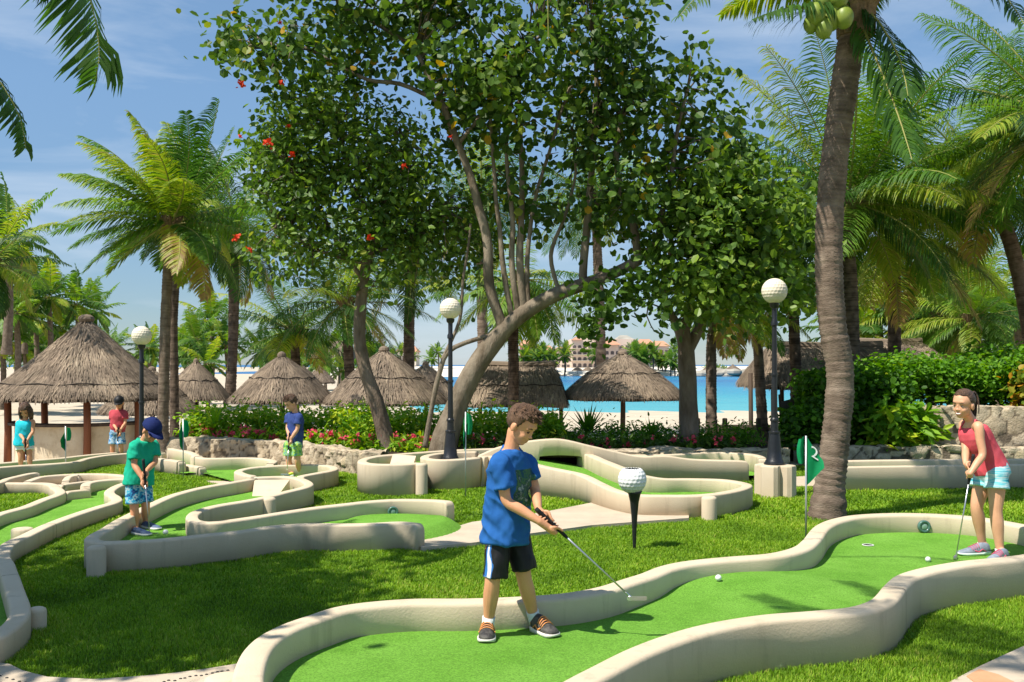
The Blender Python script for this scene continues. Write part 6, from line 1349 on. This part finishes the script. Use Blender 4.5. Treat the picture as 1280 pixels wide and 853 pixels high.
putter('thin putter held by the boy in navy', gt, gb, (-.9,-.2,0))
# the boy in raspberry red
D = 16.8; gt, gb = at(148, 534, 16.6), at(146, 571, 16.6); ax = gripdir(gt, gb); grr = V3(gt) + ax*.06; gl = V3(gt) + ax*.13
feet = {'R': (V3(at(141,574,16.85)), V3(at(140,576,16.65))), 'L': (V3(at(152,574,16.85)), V3(at(153,576,16.65)))}
for k in feet:
    for q in feet[k]: q[2] = .07
person('boy in a raspberry T-shirt, dark cap and blue floral shorts by the bar counter', D, dict(zg=.07, face=(.1,-1), hf=(.15,-1), hp=16, hs=.95, hair='cap', capmat='blackcloth',
  j=dict(head=(149,503.5,-.03), neck=(148,513,0), chest=(148,520,.0), waist=(147.5,533,.0), pelvis=(146.5,541,.0), hem=(147.5,540,0),
         Rsh=(140.5,516,0), Rel=(141,529,-.05), Rwr=(146.5,537.5,-.18), Lsh=(156,516,0), Lel=(156.5,529,-.05), Lwr=(150.5,538,-.18),
         Rhip=(142.5,543,0), Rkn=(140.5,558,-.03), Ran=(140.5,571,.0), Rhem=(141.5,555.5,-.02), Lhip=(150.5,543,0), Lkn=(151.5,558,-.03), Lan=(152,571,.0), Lhem=(151.5,555.5,-.02)),
  feet=feet, grip={'R': (grr, ax), 'L': (gl, ax)}, leg=.84, arm=.85, bw=.9, shirt=dict(mat='red_t', hem=(.128,.105), w=.93, sleeve=.6), shorts=dict(mat='bluefloral', w=.88, leg=.092), shoes=dict(mat='boatshoe', h=.06)), .008)
putter('putter held low by the boy in raspberry red', gt, gb, (.9,-.3,0))
# the girl in turquoise
D = 14.8; gt, gb = at(31.5, 548, 14.6), at(33, 586, 14.6); ax = gripdir(gt, gb); grr = V3(gt) + ax*.06; gl = V3(gt) + ax*.12
feet = {'R': (V3(G(26,588,.09)), V3(G(25,590,.09))), 'L': (V3(G(38,588,.09)), V3(G(39,590,.09)))}
for k in feet: feet[k][1][1] = feet[k][0][1] - .18; feet[k][1][2] = .09
person('small girl with long dark hair in a turquoise top by the red brown bar post', D, dict(zg=.09, face=(.1,-1), hf=(.12,-1), hp=34, hs=.98, hair='long',
  j=dict(head=(31.5,513,-.05), neck=(31.5,524,0), chest=(31,531,.0), waist=(30,546,.0), pelvis=(30,555,.0), hem=(29.5,557,0),
         Rsh=(22.5,527,0), Rel=(24,541,-.05), Rwr=(30,550,-.18), Lsh=(41,527,0), Lel=(41,540,-.05), Lwr=(34,551,-.18),
         Rhip=(25.5,557,0), Rkn=(26,572,-.03), Ran=(26,585,.0), Rhem=(26,563,-.02), Lhip=(35,557,0), Lkn=(37,572,-.03), Lan=(38,585,.0), Lhem=(36,563,-.02)),
  feet=feet, grip={'R': (grr, ax), 'L': (gl, ax)}, leg=.82, arm=.85, bw=.92, tank_straps=True, shirt=dict(mat='cyan_t', hem=(.160,.130), w=.92, tank=True, neck=.25), shorts=dict(mat='white', w=.84, leg=.085), shoes=dict(mat='white', h=.06)), .008)
putter('small putter held by the girl in turquoise', gt, gb, (.9,-.3,0))
# ------------------------------------------------------------------ light, sky, camera
SD = Vector((.55, .34, -1)).normalized()
sun = bpy.data.lights.new('sun', 'SUN'); sun.energy = 5.0; sun.angle = R(.53); sun.color = (1, .94, .84)
so = bpy.data.objects.new('sun', sun); COL.objects.link(so); so.rotation_euler = SD.to_track_quat('-Z', 'Y').to_euler(); so.location = (-20, -8, 30)
w = bpy.data.worlds.new('World'); SC.world = w; w.use_nodes = True; nt = w.node_tree; bg = nt.nodes['Background']; L = nt.links
sk = nt.nodes.new('ShaderNodeTexSky'); sk.sky_type = 'NISHITA'; sk.sun_disc = False
toward = -SD; sk.sun_elevation = math.asin(toward.z); sk.sun_rotation = math.atan2(toward.x, toward.y)
sk.air_density = 1.0; sk.dust_density = .05; sk.ozone_density = 1.6; sk.altitude = 0
tcw = nt.nodes.new('ShaderNodeTexCoord'); mpw = nt.nodes.new('ShaderNodeMapping'); mpw.inputs['Scale'].default_value = (1.2, 1.2, 6.5); mpw.inputs['Rotation'].default_value = (0, R(14), R(20))
L.new(tcw.outputs['Generated'], mpw.inputs[0])
n = nd(nt, 'ShaderNodeTexNoise', i_Scale=2.2, i_Detail=7.0, i_Roughness=.56, i_Distortion=.5); L.new(mpw.outputs[0], n.inputs['Vector'])
mrw = nd(nt, 'ShaderNodeMapRange'); mrw.inputs[1].default_value = .45; mrw.inputs[2].default_value = .74; mrw.inputs[4].default_value = .62; L.new(n.outputs[0], mrw.inputs[0])
mx = nd(nt, 'ShaderNodeMixRGB'); L.new(mrw.outputs[0], mx.inputs[0]); tn = nd(nt, 'ShaderNodeMixRGB', blend_type='MULTIPLY'); tn.inputs[0].default_value = 1; L.new(sk.outputs[0], tn.inputs[1]); tn.inputs[2].default_value = (.90, 1.0, 1.10, 1); hz = nd(nt, 'ShaderNodeMixRGB'); hz.inputs[0].default_value = .36; L.new(tn.outputs[0], hz.inputs[1]); hz.inputs[2].default_value = (2.2, 3.9, 6.0, 1); 
sxw = nt.nodes.new('ShaderNodeSeparateXYZ'); L.new(tcw.outputs['Generated'], sxw.inputs[0])
mg = nd(nt, 'ShaderNodeMapRange'); mg.inputs[1].default_value = -.02; mg.inputs[2].default_value = .26; mg.inputs[3].default_value = .72; mg.inputs[4].default_value = 1.0; L.new(sxw.outputs['Z'], mg.inputs[0])
mgx = nd(nt, 'ShaderNodeMixRGB', blend_type='MULTIPLY'); mgx.inputs[0].default_value = 1; L.new(hz.outputs[0], mgx.inputs[1]); L.new(mg.outputs[0], mgx.inputs[2]); L.new(mgx.outputs[0], mx.inputs[1]); mx.inputs[2].default_value = (6.2, 7.0, 8.0, 1)
L.new(mx.outputs[0], bg.inputs[0]); bg.inputs[1].default_value = .086
cam = bpy.data.cameras.new('camera'); co = bpy.data.objects.new('camera', cam); COL.objects.link(co); SC.camera = co
co.location = (0, 0, CAMZ); co.rotation_euler = (R(90), 0, 0); cam.sensor_width = 36; cam.lens = FPX * 36 / 1280; cam.clip_end = 20000; cam.clip_start = .05
cam.shift_y = (HY - 426.5) / 1280
vs = SC.view_settings; SC.display_settings.display_device = 'sRGB'; vs.view_transform = 'Standard'; vs.look = 'None'; vs.exposure = .52; vs.gamma = 1; vs.use_curve_mapping = False
SC.cycles.max_bounces = 6; SC.cycles.diffuse_bounces = 3; SC.cycles.glossy_bounces = 2; SC.cycles.transmission_bounces = 3; SC.cycles.transparent_max_bounces = 4; SC.cycles.caustics_reflective = False; SC.cycles.caustics_refractive = False
SC.cycles.use_denoising = True
